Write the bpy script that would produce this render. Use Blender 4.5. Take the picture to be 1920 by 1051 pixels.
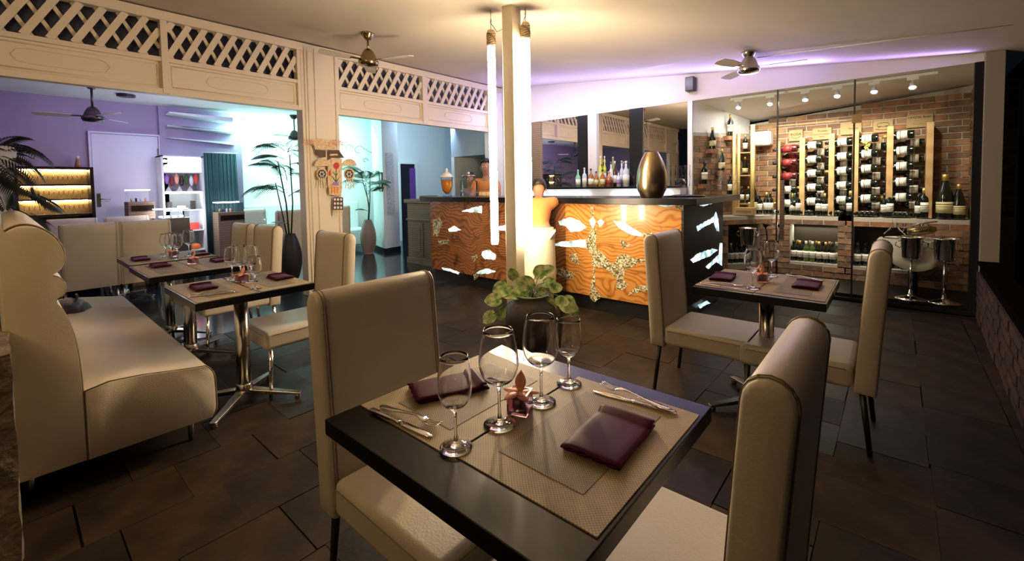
import bpy, bmesh, math, random
from mathutils import Vector, Matrix, Euler
random.seed(7)
C = bpy.context.scene
for o in list(bpy.data.objects): bpy.data.objects.remove(o)
COL = C.collection
PI = math.pi
# ------------------------------------------------------------------ camera
FPX, PCX, PCY, CAMH = 830.0, 960.0, 385.0, 1.3
yaw = math.radians(40.9); pit = math.atan(37/830.); rol = .017
Fv = Vector((-math.sin(yaw)*math.cos(pit), math.cos(yaw)*math.cos(pit), -math.sin(pit)))
R0 = Vector((math.cos(yaw), math.sin(yaw), 0)); U0 = R0.cross(Fv)
Rv = R0*math.cos(rol) - U0*math.sin(rol); Uv = Rv.cross(Fv)
cam = bpy.data.cameras.new('camera'); cam.sensor_width = 36; cam.lens = 36*FPX/1920
cam.shift_x = 0; cam.shift_y = -(525.5-PCY)/1920; cam.clip_start = .02; cam.clip_end = 60
co = bpy.data.objects.new('camera', cam); COL.objects.link(co)
m = Matrix((Rv, Uv, -Fv)).transposed().to_4x4(); m.translation = (0, 0, CAMH)
co.matrix_world = m; C.camera = co
def at(x, y, X=None, Y=None, Z=None):
    d = Fv + Rv*((x-PCX)/FPX) - Uv*((y-PCY)/FPX)
    t = (Z-CAMH)/d.z if Z is not None else (X/d.x if X is not None else Y/d.y)
    return Vector((0, 0, CAMH)) + d*t
# ------------------------------------------------------------------ world, exposure, lights
W = bpy.data.worlds.new('world'); C.world = W; W.use_nodes = True
W.node_tree.nodes['Background'].inputs[0].default_value = (.05, .06, .1, 1)
W.node_tree.nodes['Background'].inputs[1].default_value = .05
C.view_settings.view_transform = 'Standard'; C.view_settings.look = 'None'
C.view_settings.exposure = 0.0; C.view_settings.gamma = 1; C.view_settings.use_curve_mapping = False
def light(name, kind, loc, power, col, target=None, size=.3, size_y=None, spot=60, blend=.6):
    l = bpy.data.lights.new(name, kind); l.energy = power; l.color = col
    if kind == 'AREA':
        l.size = size
        if size_y: l.shape = 'RECTANGLE'; l.size_y = size_y
    elif kind == 'SPOT':
        l.spot_size = math.radians(spot); l.spot_blend = blend; l.shadow_soft_size = size
    else: l.shadow_soft_size = size
    o = bpy.data.objects.new(name, l); COL.objects.link(o); o.location = loc
    if target is not None:
        o.rotation_euler = (Vector(target)-Vector(loc)).to_track_quat('-Z', 'Y').to_euler()
    return o
TUBE_E = 92.0
light('cove_light', 'AREA', (-2.9, 5.80, 2.46), 36, (.36, .31, 1), (-2.9, 4.9, 3.2), 4.6, .15)
light('cove_light', 'AREA', (-.6, 5.86, 2.4), 5, (.42, .3, 1), (-.6, 5.3, 3.0), 2.2, .06)
light('bar_back_light', 'AREA', (-3.2, 5.3, 2.72), 34, (.80, .78, 1), (-3.2, 5.9, 1.2), 3.6, .1)
light('purple_room_light', 'AREA', (-6.9, .3, 2.45), 3, (.6, .2, .7), (-8.5, .9, 1.3), 1.6, .3)
light('violet_room_light', 'AREA', (-6.7, 1.9, 2.5), 16, (.52, .46, 1), (-8.6, 1.7, 1.4), 1.4, .3)
light('cyan_room_light', 'AREA', (-8.2, 3.9, 2.45), 60, (.45, 1, .88), (-9.2, 3.9, 1.6), 2.6, .25)
light('cyan_ceiling_light', 'AREA', (-8.3, 4.0, 1.9), 20, (.5, 1, .9), (-8.6, 4.0, 3.0), 2.0, .3)
light('blue_room_light', 'AREA', (-7.1, 6.6, 2.7), 60, (.5, .72, 1), (-9.2, 7.2, 1.4), 1.8, .4)
light('bar_left_light', 'AREA', (-5.9, 7.2, 2.6), 60, (.8, .85, 1), (-6.9, 7.5, 1.2), 1.8, .4)
light('warm_ceiling_lamp', 'AREA', (-1.4, -1.6, 2.5), 17, (1, .66, .32), (-3.2, .7, .6), .5, .5)
light('warm_fill', 'AREA', (-2.0, -.9, 2.6), 13, (1, .68, .34), (-5.4, 1.3, 2.6), .4, .4)  # unseen warm fill, added to brighten the lattice side
# ------------------------------------------------------------------ materials
def mat(name, col, rough=.5, metal=0, emit=None, es=0, bump=0, bscale=40, var=0, vscale=6, coat=0, ior=None, trans=0, spec=None, alpha=None, sub=0):
    M = bpy.data.materials.new(name); M.use_nodes = True; nt = M.node_tree; b = nt.nodes['Principled BSDF']
    b.inputs['Base Color'].default_value = (*col, 1); b.inputs['Roughness'].default_value = rough; b.inputs['Metallic'].default_value = metal
    if emit: b.inputs['Emission Color'].default_value = (*emit, 1); b.inputs['Emission Strength'].default_value = es
    if coat: b.inputs['Coat Weight'].default_value = coat
    if ior: b.inputs['IOR'].default_value = ior
    if trans: b.inputs['Transmission Weight'].default_value = trans
    if spec is not None: b.inputs['Specular IOR Level'].default_value = spec
    if bump or var:
        tc = nt.nodes.new('ShaderNodeTexCoord')
        n = nt.nodes.new('ShaderNodeTexNoise'); n.inputs['Scale'].default_value = bscale; n.inputs['Detail'].default_value = 4
        nt.links.new(tc.outputs['Object'], n.inputs['Vector'])
        if bump:
            bp = nt.nodes.new('ShaderNodeBump'); bp.inputs['Strength'].default_value = bump; bp.inputs['Distance'].default_value = .01
            nt.links.new(n.outputs['Fac'], bp.inputs['Height']); nt.links.new(bp.outputs[0], b.inputs['Normal'])
        if var:
            n2 = nt.nodes.new('ShaderNodeTexNoise'); n2.inputs['Scale'].default_value = vscale; n2.inputs['Detail'].default_value = 6
            nt.links.new(tc.outputs['Object'], n2.inputs['Vector'])
            r = nt.nodes.new('ShaderNodeValToRGB'); r.color_ramp.elements[0].position = .35; r.color_ramp.elements[1].position = .65
            r.color_ramp.elements[0].color = (*[max(0, c*(1-var)) for c in col], 1); r.color_ramp.elements[1].color = (*[min(1, c*(1+var)) for c in col], 1)
            nt.links.new(n2.outputs['Fac'], r.inputs['Fac']); nt.links.new(r.outputs[0], b.inputs['Base Color'])
    return M
def wood(name, c1, c2, scale=6, rough=.35, dist=6, stretch=(1, 1, 1), coat=0, c3=None):
    M = bpy.data.materials.new(name); M.use_nodes = True; nt = M.node_tree; b = nt.nodes['Principled BSDF']; b.inputs['Roughness'].default_value = rough
    if coat: b.inputs['Coat Weight'].default_value = coat
    tc = nt.nodes.new('ShaderNodeTexCoord'); mp = nt.nodes.new('ShaderNodeMapping'); mp.inputs['Scale'].default_value = stretch
    wv = nt.nodes.new('ShaderNodeTexWave'); wv.inputs['Scale'].default_value = scale; wv.inputs['Distortion'].default_value = dist; wv.inputs['Detail'].default_value = 4; wv.inputs['Detail Scale'].default_value = 1.2
    wv.bands_direction = 'Z'
    nt.links.new(tc.outputs['Object'], mp.inputs[0]); nt.links.new(mp.outputs[0], wv.inputs[0])
    r = nt.nodes.new('ShaderNodeValToRGB'); r.color_ramp.elements[0].color = (*c1, 1); r.color_ramp.elements[1].color = (*c2, 1)
    if c3:
        e = r.color_ramp.elements.new(.5); e.color = (*c3, 1)
    nt.links.new(wv.outputs['Fac'], r.inputs[0]); nt.links.new(r.outputs[0], b.inputs['Base Color'])
    return M
def burl(name, c1, c2, c3, c4):
    M = bpy.data.materials.new(name); M.use_nodes = True; nt = M.node_tree; b = nt.nodes['Principled BSDF']; b.inputs['Roughness'].default_value = .25; b.inputs['Coat Weight'].default_value = .3
    N = nt.nodes.new; L = nt.links.new
    tc = N('ShaderNodeTexCoord'); n1 = N('ShaderNodeTexNoise'); n1.inputs['Scale'].default_value = 1.5; n1.inputs['Detail'].default_value = 2
    vm = N('ShaderNodeVectorMath'); vm.operation = 'MULTIPLY_ADD'; vm.inputs[1].default_value = (.75, .75, .75)
    L(tc.outputs['Object'], n1.inputs['Vector']); L(n1.outputs['Color'], vm.inputs[0]); L(tc.outputs['Object'], vm.inputs[2])
    mp = N('ShaderNodeMapping'); mp.inputs['Scale'].default_value = (.6, 1, 1.5); L(vm.outputs[0], mp.inputs[0])
    w = N('ShaderNodeTexWave'); w.bands_direction = 'Z'; w.inputs['Scale'].default_value = 5; w.inputs['Distortion'].default_value = 3.5; w.inputs['Detail'].default_value = 4; w.inputs['Detail Scale'].default_value = 2.5; L(mp.outputs[0], w.inputs[0])
    n2 = N('ShaderNodeTexNoise'); n2.inputs['Scale'].default_value = 3.2; n2.inputs['Detail'].default_value = 5; n2.inputs['Distortion'].default_value = 1.6; L(vm.outputs[0], n2.inputs['Vector'])
    ra = N('ShaderNodeValToRGB'); ra.color_ramp.elements[0].color = (*c4, 1); ra.color_ramp.elements[0].position = .0; ra.color_ramp.elements[1].color = (*c3, 1); ra.color_ramp.elements[1].position = .75; e = ra.color_ramp.elements.new(.3); e.color = (*c1, 1)
    rb = N('ShaderNodeValToRGB'); rb.color_ramp.elements[0].position = .30; rb.color_ramp.elements[0].color = (1, 1, 1, 1); rb.color_ramp.elements[1].position = .46; rb.color_ramp.elements[1].color = (0, 0, 0, 1)
    mx = N('ShaderNodeMix'); mx.data_type = 'RGBA'; mx.inputs[7].default_value = (*c2, 1)
    L(w.outputs['Fac'], ra.inputs[0]); L(n2.outputs['Fac'], rb.inputs[0]); L(rb.outputs[0], mx.inputs[0]); L(ra.outputs[0], mx.inputs[6]); L(mx.outputs[2], b.inputs['Base Color'])
    return M
def cells(name, cols, scale, rough=.2, emis=None):
    M = bpy.data.materials.new(name); M.use_nodes = True; nt = M.node_tree; b = nt.nodes['Principled BSDF']; b.inputs['Roughness'].default_value = rough
    N = nt.nodes.new; L = nt.links.new; tc = N('ShaderNodeTexCoord')
    t = N('ShaderNodeTexVoronoi') if not emis else N('ShaderNodeTexNoise'); t.inputs['Scale'].default_value = scale; L(tc.outputs['Object'], t.inputs['Vector'])
    r = N('ShaderNodeValToRGB'); L(t.outputs['Color' if not emis else 'Fac'], r.inputs[0]); el = r.color_ramp.elements
    el[0].color = (*cols[0][1], 1); el[0].position = cols[0][0]; el[1].color = (*cols[-1][1], 1); el[1].position = cols[-1][0]
    for p, c in cols[1:-1]: q = el.new(p); q.color = (*c, 1)
    L(r.outputs[0], b.inputs['Base Color'])
    if emis: L(r.outputs[0], b.inputs['Emission Color']); b.inputs['Emission Strength'].default_value = emis
    else:
        bp = N('ShaderNodeBump'); bp.inputs['Strength'].default_value = .8; bp.inputs['Distance'].default_value = .01; L(t.outputs['Distance'], bp.inputs['Height']); L(bp.outputs[0], b.inputs['Normal'])
    return M
def weave(name, c1, c2, s=260):
    M = bpy.data.materials.new(name); M.use_nodes = True; nt = M.node_tree; b = nt.nodes['Principled BSDF']; b.inputs['Roughness'].default_value = .6
    tc = nt.nodes.new('ShaderNodeTexCoord'); ck = nt.nodes.new('ShaderNodeTexChecker'); ck.inputs['Scale'].default_value = s
    ck.inputs['Color1'].default_value = (*c1, 1); ck.inputs['Color2'].default_value = (*c2, 1)
    nt.links.new(tc.outputs['Object'], ck.inputs['Vector'])
    bp = nt.nodes.new('ShaderNodeBump'); bp.inputs['Strength'].default_value = .5; bp.inputs['Distance'].default_value = .002
    n = nt.nodes.new('ShaderNodeTexNoise'); n.inputs['Scale'].default_value = 30; n.inputs['Detail'].default_value = 5
    mx = nt.nodes.new('ShaderNodeMix'); mx.data_type = 'RGBA'; mx.blend_type = 'MULTIPLY'; mx.inputs[0].default_value = .35
    nt.links.new(tc.outputs['Object'], n.inputs['Vector']); nt.links.new(ck.outputs[0], mx.inputs[6]); nt.links.new(n.outputs['Fac'], mx.inputs[7])
    nt.links.new(ck.outputs['Fac'], bp.inputs['Height']); nt.links.new(mx.outputs[2], b.inputs['Base Color']); nt.links.new(bp.outputs[0], b.inputs['Normal'])
    return M
def thin_glass(name, tint=(1, 1, 1), ior=1.45):
    M = bpy.data.materials.new(name); M.use_nodes = True; nt = M.node_tree; nt.nodes.clear()
    out = nt.nodes.new('ShaderNodeOutputMaterial'); t = nt.nodes.new('ShaderNodeBsdfTransparent'); t.inputs[0].default_value = (*tint, 1)
    g = nt.nodes.new('ShaderNodeBsdfGlossy'); g.inputs['Roughness'].default_value = .02; f = nt.nodes.new('ShaderNodeLayerWeight'); f.inputs[0].default_value = (ior-1)*.28
    mx = nt.nodes.new('ShaderNodeMixShader'); nt.links.new(f.outputs[0], mx.inputs[0]); nt.links.new(t.outputs[0], mx.inputs[1]); nt.links.new(g.outputs[0], mx.inputs[2]); nt.links.new(mx.outputs[0], out.inputs[0])
    return M
M = {}
M['cream'] = mat('cream_paint', (.80, .70, .54), .45, bump=.08, bscale=18)
M['cream_wall'] = mat('pale_wall_paint', (.68, .64, .62), .7)
M['pillar'] = mat('greybrown_pillar_paint', (.27, .23, .18), .7)
M['ceiling'] = mat('ceiling_paint', (.66, .58, .47), .9, var=.05, spec=.1, vscale=1)
M['leather'] = mat('cream_leather', (.62, .545, .42), .38, bump=.12, bscale=160, var=.03, vscale=3)
M['seam'] = mat('dark_seam', (.22, .16, .09), .6)
M['floor'] = mat('floor_grout', (.016, .011, .007), .8, spec=.1)
M['backfloor'] = mat('dark_polished_floor', (.018, .022, .032), .13, var=.35, vscale=4)
M['tableblack'] = mat('black_lacquer', (.005, .0045, .005), .24, spec=.28)
M['steel'] = mat('brushed_steel', (.62, .58, .52), .22, 1)
M['darksteel'] = mat('dark_steel', (.07, .065, .065), .3, .8)
M['chrome'] = mat('chrome', (.85, .82, .78), .08, 1)
M['blackmetal'] = mat('black_metal', (.012, .012, .014), .35, .3)
M['brass'] = mat('antique_brass', (.36, .27, .15), .25, 1)
M['mat'] = weave('placemat_weave', (.52, .39, .22), (.30, .22, .115))
M['mat_in'] = weave('placemat_dark_weave', (.38, .28, .155), (.13, .095, .055), 300)
M['napkin'] = mat('burgundy_satin', (.060, .002, .018), .55, spec=.12)
M['glass'] = mat('clear_glass', (1, 1, 1), .0, ior=1.45, trans=1)
M['thin'] = thin_glass('glass_sheet')
M['bowlglass'] = mat('clear_bowl_glass', (1, 1, 1), .0, ior=1.38, trans=1)
M['pane'] = thin_glass('cellar_glass', (.97, .985, .98), 1.25)
M['mirror'] = mat('mirror', (.88, .88, .9), .01, 1)
M['tube'] = mat('lit_tube', (1, .9, .7), .5, emit=(1, .79, .52), es=TUBE_E)
M['cord'] = mat('cord', (.06, .05, .04), .6)
M['ledwhite'] = mat('lit_strip', (1, 1, 1), .5, emit=(.86, .9, 1), es=9)
M['warmled'] = mat('warm_lit_strip', (1, .9, .7), .5, emit=(1, .78, .42), es=48)
M['inlay'] = cells('lit_resin', [(.3, (.22, .30, .28)), (.5, (.62, .80, .82)), (.62, (1, 1, 1))], 9, .2, 1.1)
M['inlay_bright'] = cells('bright_lit_resin', [(.3, (.2, .38, .42)), (.45, (.62, .85, .9)), (.6, (1, 1, 1))], 11, .2, 1.2)
M['crushed'] = cells('crushed_glass_resin', [(.15, (.06, .045, .015)), (.45, (.28, .23, .09)), (.6, (.46, .42, .26)), (.85, (.75, .72, .55))], 70)
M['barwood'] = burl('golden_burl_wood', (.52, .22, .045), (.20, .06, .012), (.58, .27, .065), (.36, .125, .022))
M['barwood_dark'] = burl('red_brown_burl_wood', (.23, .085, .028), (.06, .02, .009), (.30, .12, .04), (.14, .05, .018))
M['barend'] = mat('dark_walnut', (.016, .007, .004), .45, var=.5, vscale=5, spec=.15)
M['barkick'] = mat('black_kick', (.008, .007, .007), .4)
M['greywood'] = wood('weathered_wood', (.30, .20, .13), (.20, .13, .085), 9, .6, 3)
M['rackwood'] = wood('pale_pine', (.50, .33, .155), (.40, .25, .105), 3, .5, 2, (6, 6, .6))
M['plaque'] = wood('crate_pine', (.36, .25, .095), (.28, .185, .065), 14, .5, 2)
M['ink'] = mat('brand_ink', (.018, .008, .004), .9, spec=.1)
M['mortar'] = mat('mortar', (.46, .43, .37), .95, bump=.5, bscale=60)
M['shadedmortar'] = mat('shaded_mortar', (.006, .004, .004), .95, spec=0)  # mortar blackened to stand in for the missing light at right
M['shadedbrick'] = [mat('shaded_brick_%s' % n, c, .9, bump=.6, bscale=50, var=.25, vscale=12) for n, c in (('a', (.035, .014, .008)), ('b', (.025, .011, .007)), ('c', (.045, .02, .011)), ('d', (.02, .01, .008)))]  # brick copies with the gloom of the right side in their colour
M['brick'] = [mat('brick_%s' % n, c, .85, bump=.6, bscale=50, var=.25, vscale=12) for n, c in
              (('rust', (.27, .13, .065)), ('brown', (.21, .12, .072)), ('ochre', (.33, .19, .10)), ('umber', (.17, .10, .068)))]
M['tiles'] = [mat('slate_%s' % n, c, r, bump=.5, bscale=9, var=.45, vscale=5, spec=.22) for n, c, r in
              (('brown', (.024, .016, .0095), .5), ('grey', (.019, .014, .0095), .42), ('rust', (.031, .019, .010), .55))]
M['bottle'] = mat('dark_bottle_glass', (.006, .009, .006), .08, coat=.6)
M['greenbottle'] = mat('green_bottle_glass', (.10, .16, .03), .08, coat=.6, trans=.35)
M['redbottle'] = mat('ruby_bottle_glass', (.06, .008, .010), .1, coat=.6)
M['blue'] = mat('blue_bottle_glass', (.03, .06, .4), .1, coat=.5)
M['whitelabel'] = mat('paper_label', (.80, .80, .74), .6)
M['redlabel'] = mat('red_label', (.22, .025, .025), .5)
M['yellowlabel'] = mat('yellow_label', (.62, .60, .30), .5)
M['violetlabel'] = mat('violet_label', (.3, .16, .5), .5)
M['gold'] = mat('gold_foil', (.65, .45, .12), .35, .7)
M['blackcap'] = mat('black_capsule', (.015, .012, .015), .3)
M['whitecap'] = mat('pale_capsule', (.7, .68, .6), .4)
M['amber'] = mat('amber_liquid', (.75, .25, .02), .05, trans=.6, emit=(.8, .25, .01), es=.0)
M['purpleglass'] = mat('purple_glass', (.75, .42, .55), .08, trans=.9)
M['wax'] = mat('dark_wax', (.12, .03, .05), .5)
M['petal'] = mat('coral_petal', (.95, .42, .30), .5)
M['petalheart'] = mat('yellow_petal_heart', (.95, .55, .05), .5)
M['leaf'] = mat('pothos_leaf', (.20, .33, .06), .3, var=.75, vscale=22)
M['leaf'].node_tree.nodes['Color Ramp'].color_ramp.elements[1].color = (.62, .66, .30, 1); M['leaf'].node_tree.nodes['Color Ramp'].color_ramp.elements[0].color = (.07, .17, .025, 1)
M['palm'] = mat('palm_leaf', (.025, .07, .025), .4)
M['palmdark'] = mat('dark_palm_leaf', (.010, .014, .008), .5)
M['pot'] = mat('dark_clay_pot', (.045, .034, .026), .5, bump=.4, bscale=20)
M['vase'] = mat('ribbed_floor_vase', (.26, .19, .16), .5)
M['white'] = mat('white_paint', (.82, .84, .86), .5)
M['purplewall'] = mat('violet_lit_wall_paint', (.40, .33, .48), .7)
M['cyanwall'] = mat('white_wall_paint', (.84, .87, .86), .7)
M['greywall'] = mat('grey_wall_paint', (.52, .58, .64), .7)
M['darkgap'] = mat('dark_void', (.006, .005, .012), .8)
M['navy'] = mat('navy_dim_backing', (.07, .08, .14), .3)  # colour of the sheet that darkens the view behind the lattice
M['door'] = mat('door_paint', (.70, .70, .84), .5)
M['stone'] = mat('rough_stone', (.16, .12, .08), .9, bump=1.2, bscale=26, var=.35, vscale=14)
M['curtain'] = mat('teal_string_curtain', (.05, .13, .13), .6)
M['linen'] = mat('white_linen', (.72, .68, .62), .7)
M['skin'] = mat('skin', (.38, .19, .11), .5)
M['hair'] = mat('black_hair', (.012, .009, .008), .5)
M['shirt'] = mat('burnt_orange_shirt', (.62, .23, .06), .7)
M['apron'] = mat('cream_cloth', (.74, .66, .50), .7)
M['greyshirt'] = mat('grey_shirt', (.22, .21, .24), .7)
M['straw'] = mat('woven_palm_leaf', (.70, .52, .30), .7, var=.2, vscale=40)
M['strawdark'] = mat('dark_woven_leaf', (.10, .055, .03), .7)
M['red'] = mat('red_dye', (.55, .02, .02), .6)
M['greendye'] = mat('green_dye', (.05, .12, .03), .6)
M['orange'] = mat('orange_fruit', (.85, .2, .03), .5)
M['redbox'] = mat('red_box', (.75, .07, .05), .5)
M['frost'] = mat('frosted_panel', (.62, .66, .74), .35, bump=.8, bscale=30, var=.2, vscale=25)
M['paper'] = mat('white_paper', (.8, .8, .8), .6)
M['backtable'] = mat('black_top', (.02, .02, .025), .25)
M['brushgold'] = mat('ribbed_gold_metal', (.42, .33, .20), .28, 1)
M['bamboo'] = mat('bamboo', (.60, .48, .18), .4)
# ------------------------------------------------------------------ mesh helpers
class MB:
    def __init__(s): s.v = []; s.f = []; s.sm = []
    def add(s, vs, fs, smooth=False, T=None):
        o = len(s.v)
        s.v += [tuple(T @ Vector(p)) if T else tuple(p) for p in vs]
        s.f += [tuple(i+o for i in f) for f in fs]; s.sm += [smooth]*len(fs); return s
    def box(s, x0, x1, y0, y1, z0, z1, T=None):
        v = [(x, y, z) for x in (x0, x1) for y in (y0, y1) for z in (z0, z1)]
        return s.add(v, [(0, 1, 3, 2), (4, 6, 7, 5), (0, 4, 5, 1), (2, 3, 7, 6), (0, 2, 6, 4), (1, 5, 7, 3)], False, T)
    def lathe(s, prof, n=24, c=(0, 0, 0), T=None, smooth=True):
        v = []; f = []
        for r, z in prof:
            for k in range(n):
                a = 2*PI*k/n; v.append((c[0]+r*math.cos(a), c[1]+r*math.sin(a), c[2]+z))
        for i in range(len(prof)-1):
            for k in range(n):
                f.append((i*n+k, i*n+(k+1) % n, (i+1)*n+(k+1) % n, (i+1)*n+k))
        if prof[0][0] > 1e-4: f.append(tuple(range(n-1, -1, -1)))
        if prof[-1][0] > 1e-4: f.append(tuple((len(prof)-1)*n+k for k in range(n)))
        return s.add(v, f, smooth, T)
    def cyl(s, x, y, z0, z1, r, n=16, r2=None, T=None): return s.lathe([(r, z0), (r if r2 is None else r2, z1)], n, (x, y, 0), T)
    def tube(s, pts, r, n=6, r2=None):
        pts = [Vector(p) for p in pts]; v = []; f = []; m_ = len(pts)
        for i, p in enumerate(pts):
            d = (pts[min(i+1, m_-1)]-pts[max(i-1, 0)]).normalized()
            a = d.orthogonal().normalized() if abs(d.z) > .9 else d.cross(Vector((0, 0, 1))).normalized()
            b = d.cross(a); rr = r if r2 is None else r+(r2-r)*i/max(1, m_-1)
            for k in range(n):
                t = 2*PI*k/n; v.append(p+a*rr*math.cos(t)+b*rr*math.sin(t))
        for i in range(m_-1):
            for k in range(n): f.append((i*n+k, i*n+(k+1) % n, (i+1)*n+(k+1) % n, (i+1)*n+k))
        f.append(tuple(range(n-1, -1, -1))); f.append(tuple((m_-1)*n+k for k in range(n)))
        return s.add(v, f, True)
    def prism(s, pts, off):
        """polygon (3-D points, planar) extruded by vector off"""
        off = Vector(off); pts = [Vector(p) for p in pts]; n = len(pts)
        return s.add(pts+[p+off for p in pts], [tuple(range(n)), tuple(range(2*n-1, n-1, -1))]+[(i, i+n, (i+1) % n+n, (i+1) % n) for i in range(n)])
    def build(s, name, m_, parent=None, loc=None, bevel=0, seg=2, tri=False, fix=True):
        me = bpy.data.meshes.new(name); me.from_pydata([tuple(p) for p in s.v], [], s.f); me.update()
        for i, p in enumerate(me.polygons): p.use_smooth = s.sm[i] or bevel > 0
        if fix:
            bm = bmesh.new(); bm.from_mesh(me); bmesh.ops.recalc_face_normals(bm, faces=bm.faces)
            if tri: bmesh.ops.triangulate(bm, faces=[f for f in bm.faces if len(f.verts) > 4])
            bm.to_mesh(me); bm.free()
        me.materials.append(M[m_] if isinstance(m_, str) else m_)
        o = bpy.data.objects.new(name, me); COL.objects.link(o)
        if parent: o.parent = parent
        if loc: o.location = loc
        if bevel:
            b = o.modifiers.new('bevel', 'BEVEL'); b.width = bevel; b.segments = seg; b.limit_method = 'ANGLE'; b.angle_limit = math.radians(40)
            b.harden_normals = True
        return o
def tag(o, label=None, cat=None, group=None, kind=None):
    if label: o['label'] = label
    if cat: o['category'] = cat
    if group: o['group'] = group
    if kind: o['kind'] = kind
    return o
def thing(name, label, cat, loc=(0, 0, 0), rz=0, group=None):
    o = bpy.data.objects.new(name, None); COL.objects.link(o); o.location = loc; o.rotation_euler = (0, 0, rz); o.empty_display_size = .05
    return tag(o, label, cat, group)
KIDS = {}
def copy_tree(o, parent=None):
    c = o.copy(); COL.objects.link(c)
    if parent: c.parent = parent
    for ch in [x for x in o.children]: copy_tree(ch, c)
    return c
def struct(o): o['kind'] = 'structure'; return o
def sbox(name, m_, x0, x1, y0, y1, z0, z1, parent=None, bevel=0):
    o = MB().box(x0, x1, y0, y1, z0, z1).build(name, m_, parent, bevel=bevel)
    return o if parent else struct(o)
def text(name, body, m_, loc, rot, size, parent=None, depth=.001):
    cu = bpy.data.curves.new(name, 'FONT'); cu.body = body; cu.size = size; cu.extrude = depth; cu.align_x = 'CENTER'; cu.align_y = 'CENTER'
    o = bpy.data.objects.new(name, cu); COL.objects.link(o)
    dg = bpy.context.evaluated_depsgraph_get(); me = bpy.data.meshes.new_from_object(o.evaluated_get(dg)); bpy.data.objects.remove(o)
    me.materials.clear(); me.materials.append(M[m_]); o = bpy.data.objects.new(name, me); COL.objects.link(o)
    o.location = loc; o.rotation_euler = rot
    if parent: o.parent = parent
    return o
# ================================================================== ROOM SHELL
XW, YB, XE = -5.4, 5.97, 1.0
def zc(x): return 3.06-.103*(x+5.4)
# ceiling, sloping down towards the terrace side
mb = MB(); v = [(XW-.1, -2.6, zc(XW-.1)), (1.3, -2.6, zc(1.3)), (1.3, YB+.1, zc(1.3)), (XW-.1, YB+.1, zc(XW-.1))]
mb.add(v+[(a, b, c+.1) for a, b, c in v], [(0, 1, 2, 3), (7, 6, 5, 4), (0, 4, 5, 1), (1, 5, 6, 2), (2, 6, 7, 3), (3, 7, 4, 0)])
struct(mb.build('ceiling', 'ceiling'))
fl = sbox('floor', 'floor', -10, 2.2, -2.8, 9.2, -.12, -.012)
sbox('floor_polished', 'backfloor', -9.9, -4.62, -2.6, 9, -.011, 0).name = 'floor_back'
# slate tiles of the dining floor: each its own slab
ts = .34; tm = []
for k in range(9):
    b_ = MB(); g = .001; j = [random.uniform(-.004, .004) for _ in range(8)]
    b_.box(g+j[0], ts-g+j[1], g+j[2], ts-g+j[3], -.011, -.0015+random.uniform(-.0012, .0012))
    o = b_.build('tile', M['tiles'][k % 3]); tm.append(o.data); bpy.data.objects.remove(o)
ntile = 0
for i in range(-14, 3):
    off_ = random.uniform(0, .3)
    for jy in range(-2, 17):
        x, y = i*ts+.14, jy*ts-.12+off_
        if ntile >= 300 or x < -4.63 or y > 5.62 or (x > .9) or (y < 0 and x > -1) : continue
        o = bpy.data.objects.new('tile', tm[(i*5+jy*3+(i*jy) % 4) % 9]); COL.objects.link(o); o.location = (x, y, 0); o.parent = fl
        ntile += 1
# back-bar wall: beam above mirror/glass (plane Y = 5.97)
mb = MB(); q = [(XW, YB, 2.367), (.72, YB, 2.367), (.72, YB, zc(.72)), (XW, YB, zc(XW))]
mb.prism(q, (0, .1, 0)); struct(mb.build('wall_bar_beam', 'cream_wall', tri=True)).name = 'wall_north'
w2 = sbox('wall_bar', 'white', -5.4, -2.08, YB+.03, YB+.12, 0, 2.367)
sbox('trim_1', 'white', -2.08, -2.02, YB-.01, YB+.11, 0, 2.367, bevel=.004)
colr = sbox('trim_2', 'pillar', .6, .725, YB-.08, YB+.1, 0, zc(.7), bevel=.004)
sbox('outdoor_dark', 'darkgap', 1.05, 1.12, -2.6, 9, 0, 2.6).name = 'dark_outdoors_east'  # black sheet standing in for the dark outdoors past the opening
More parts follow.
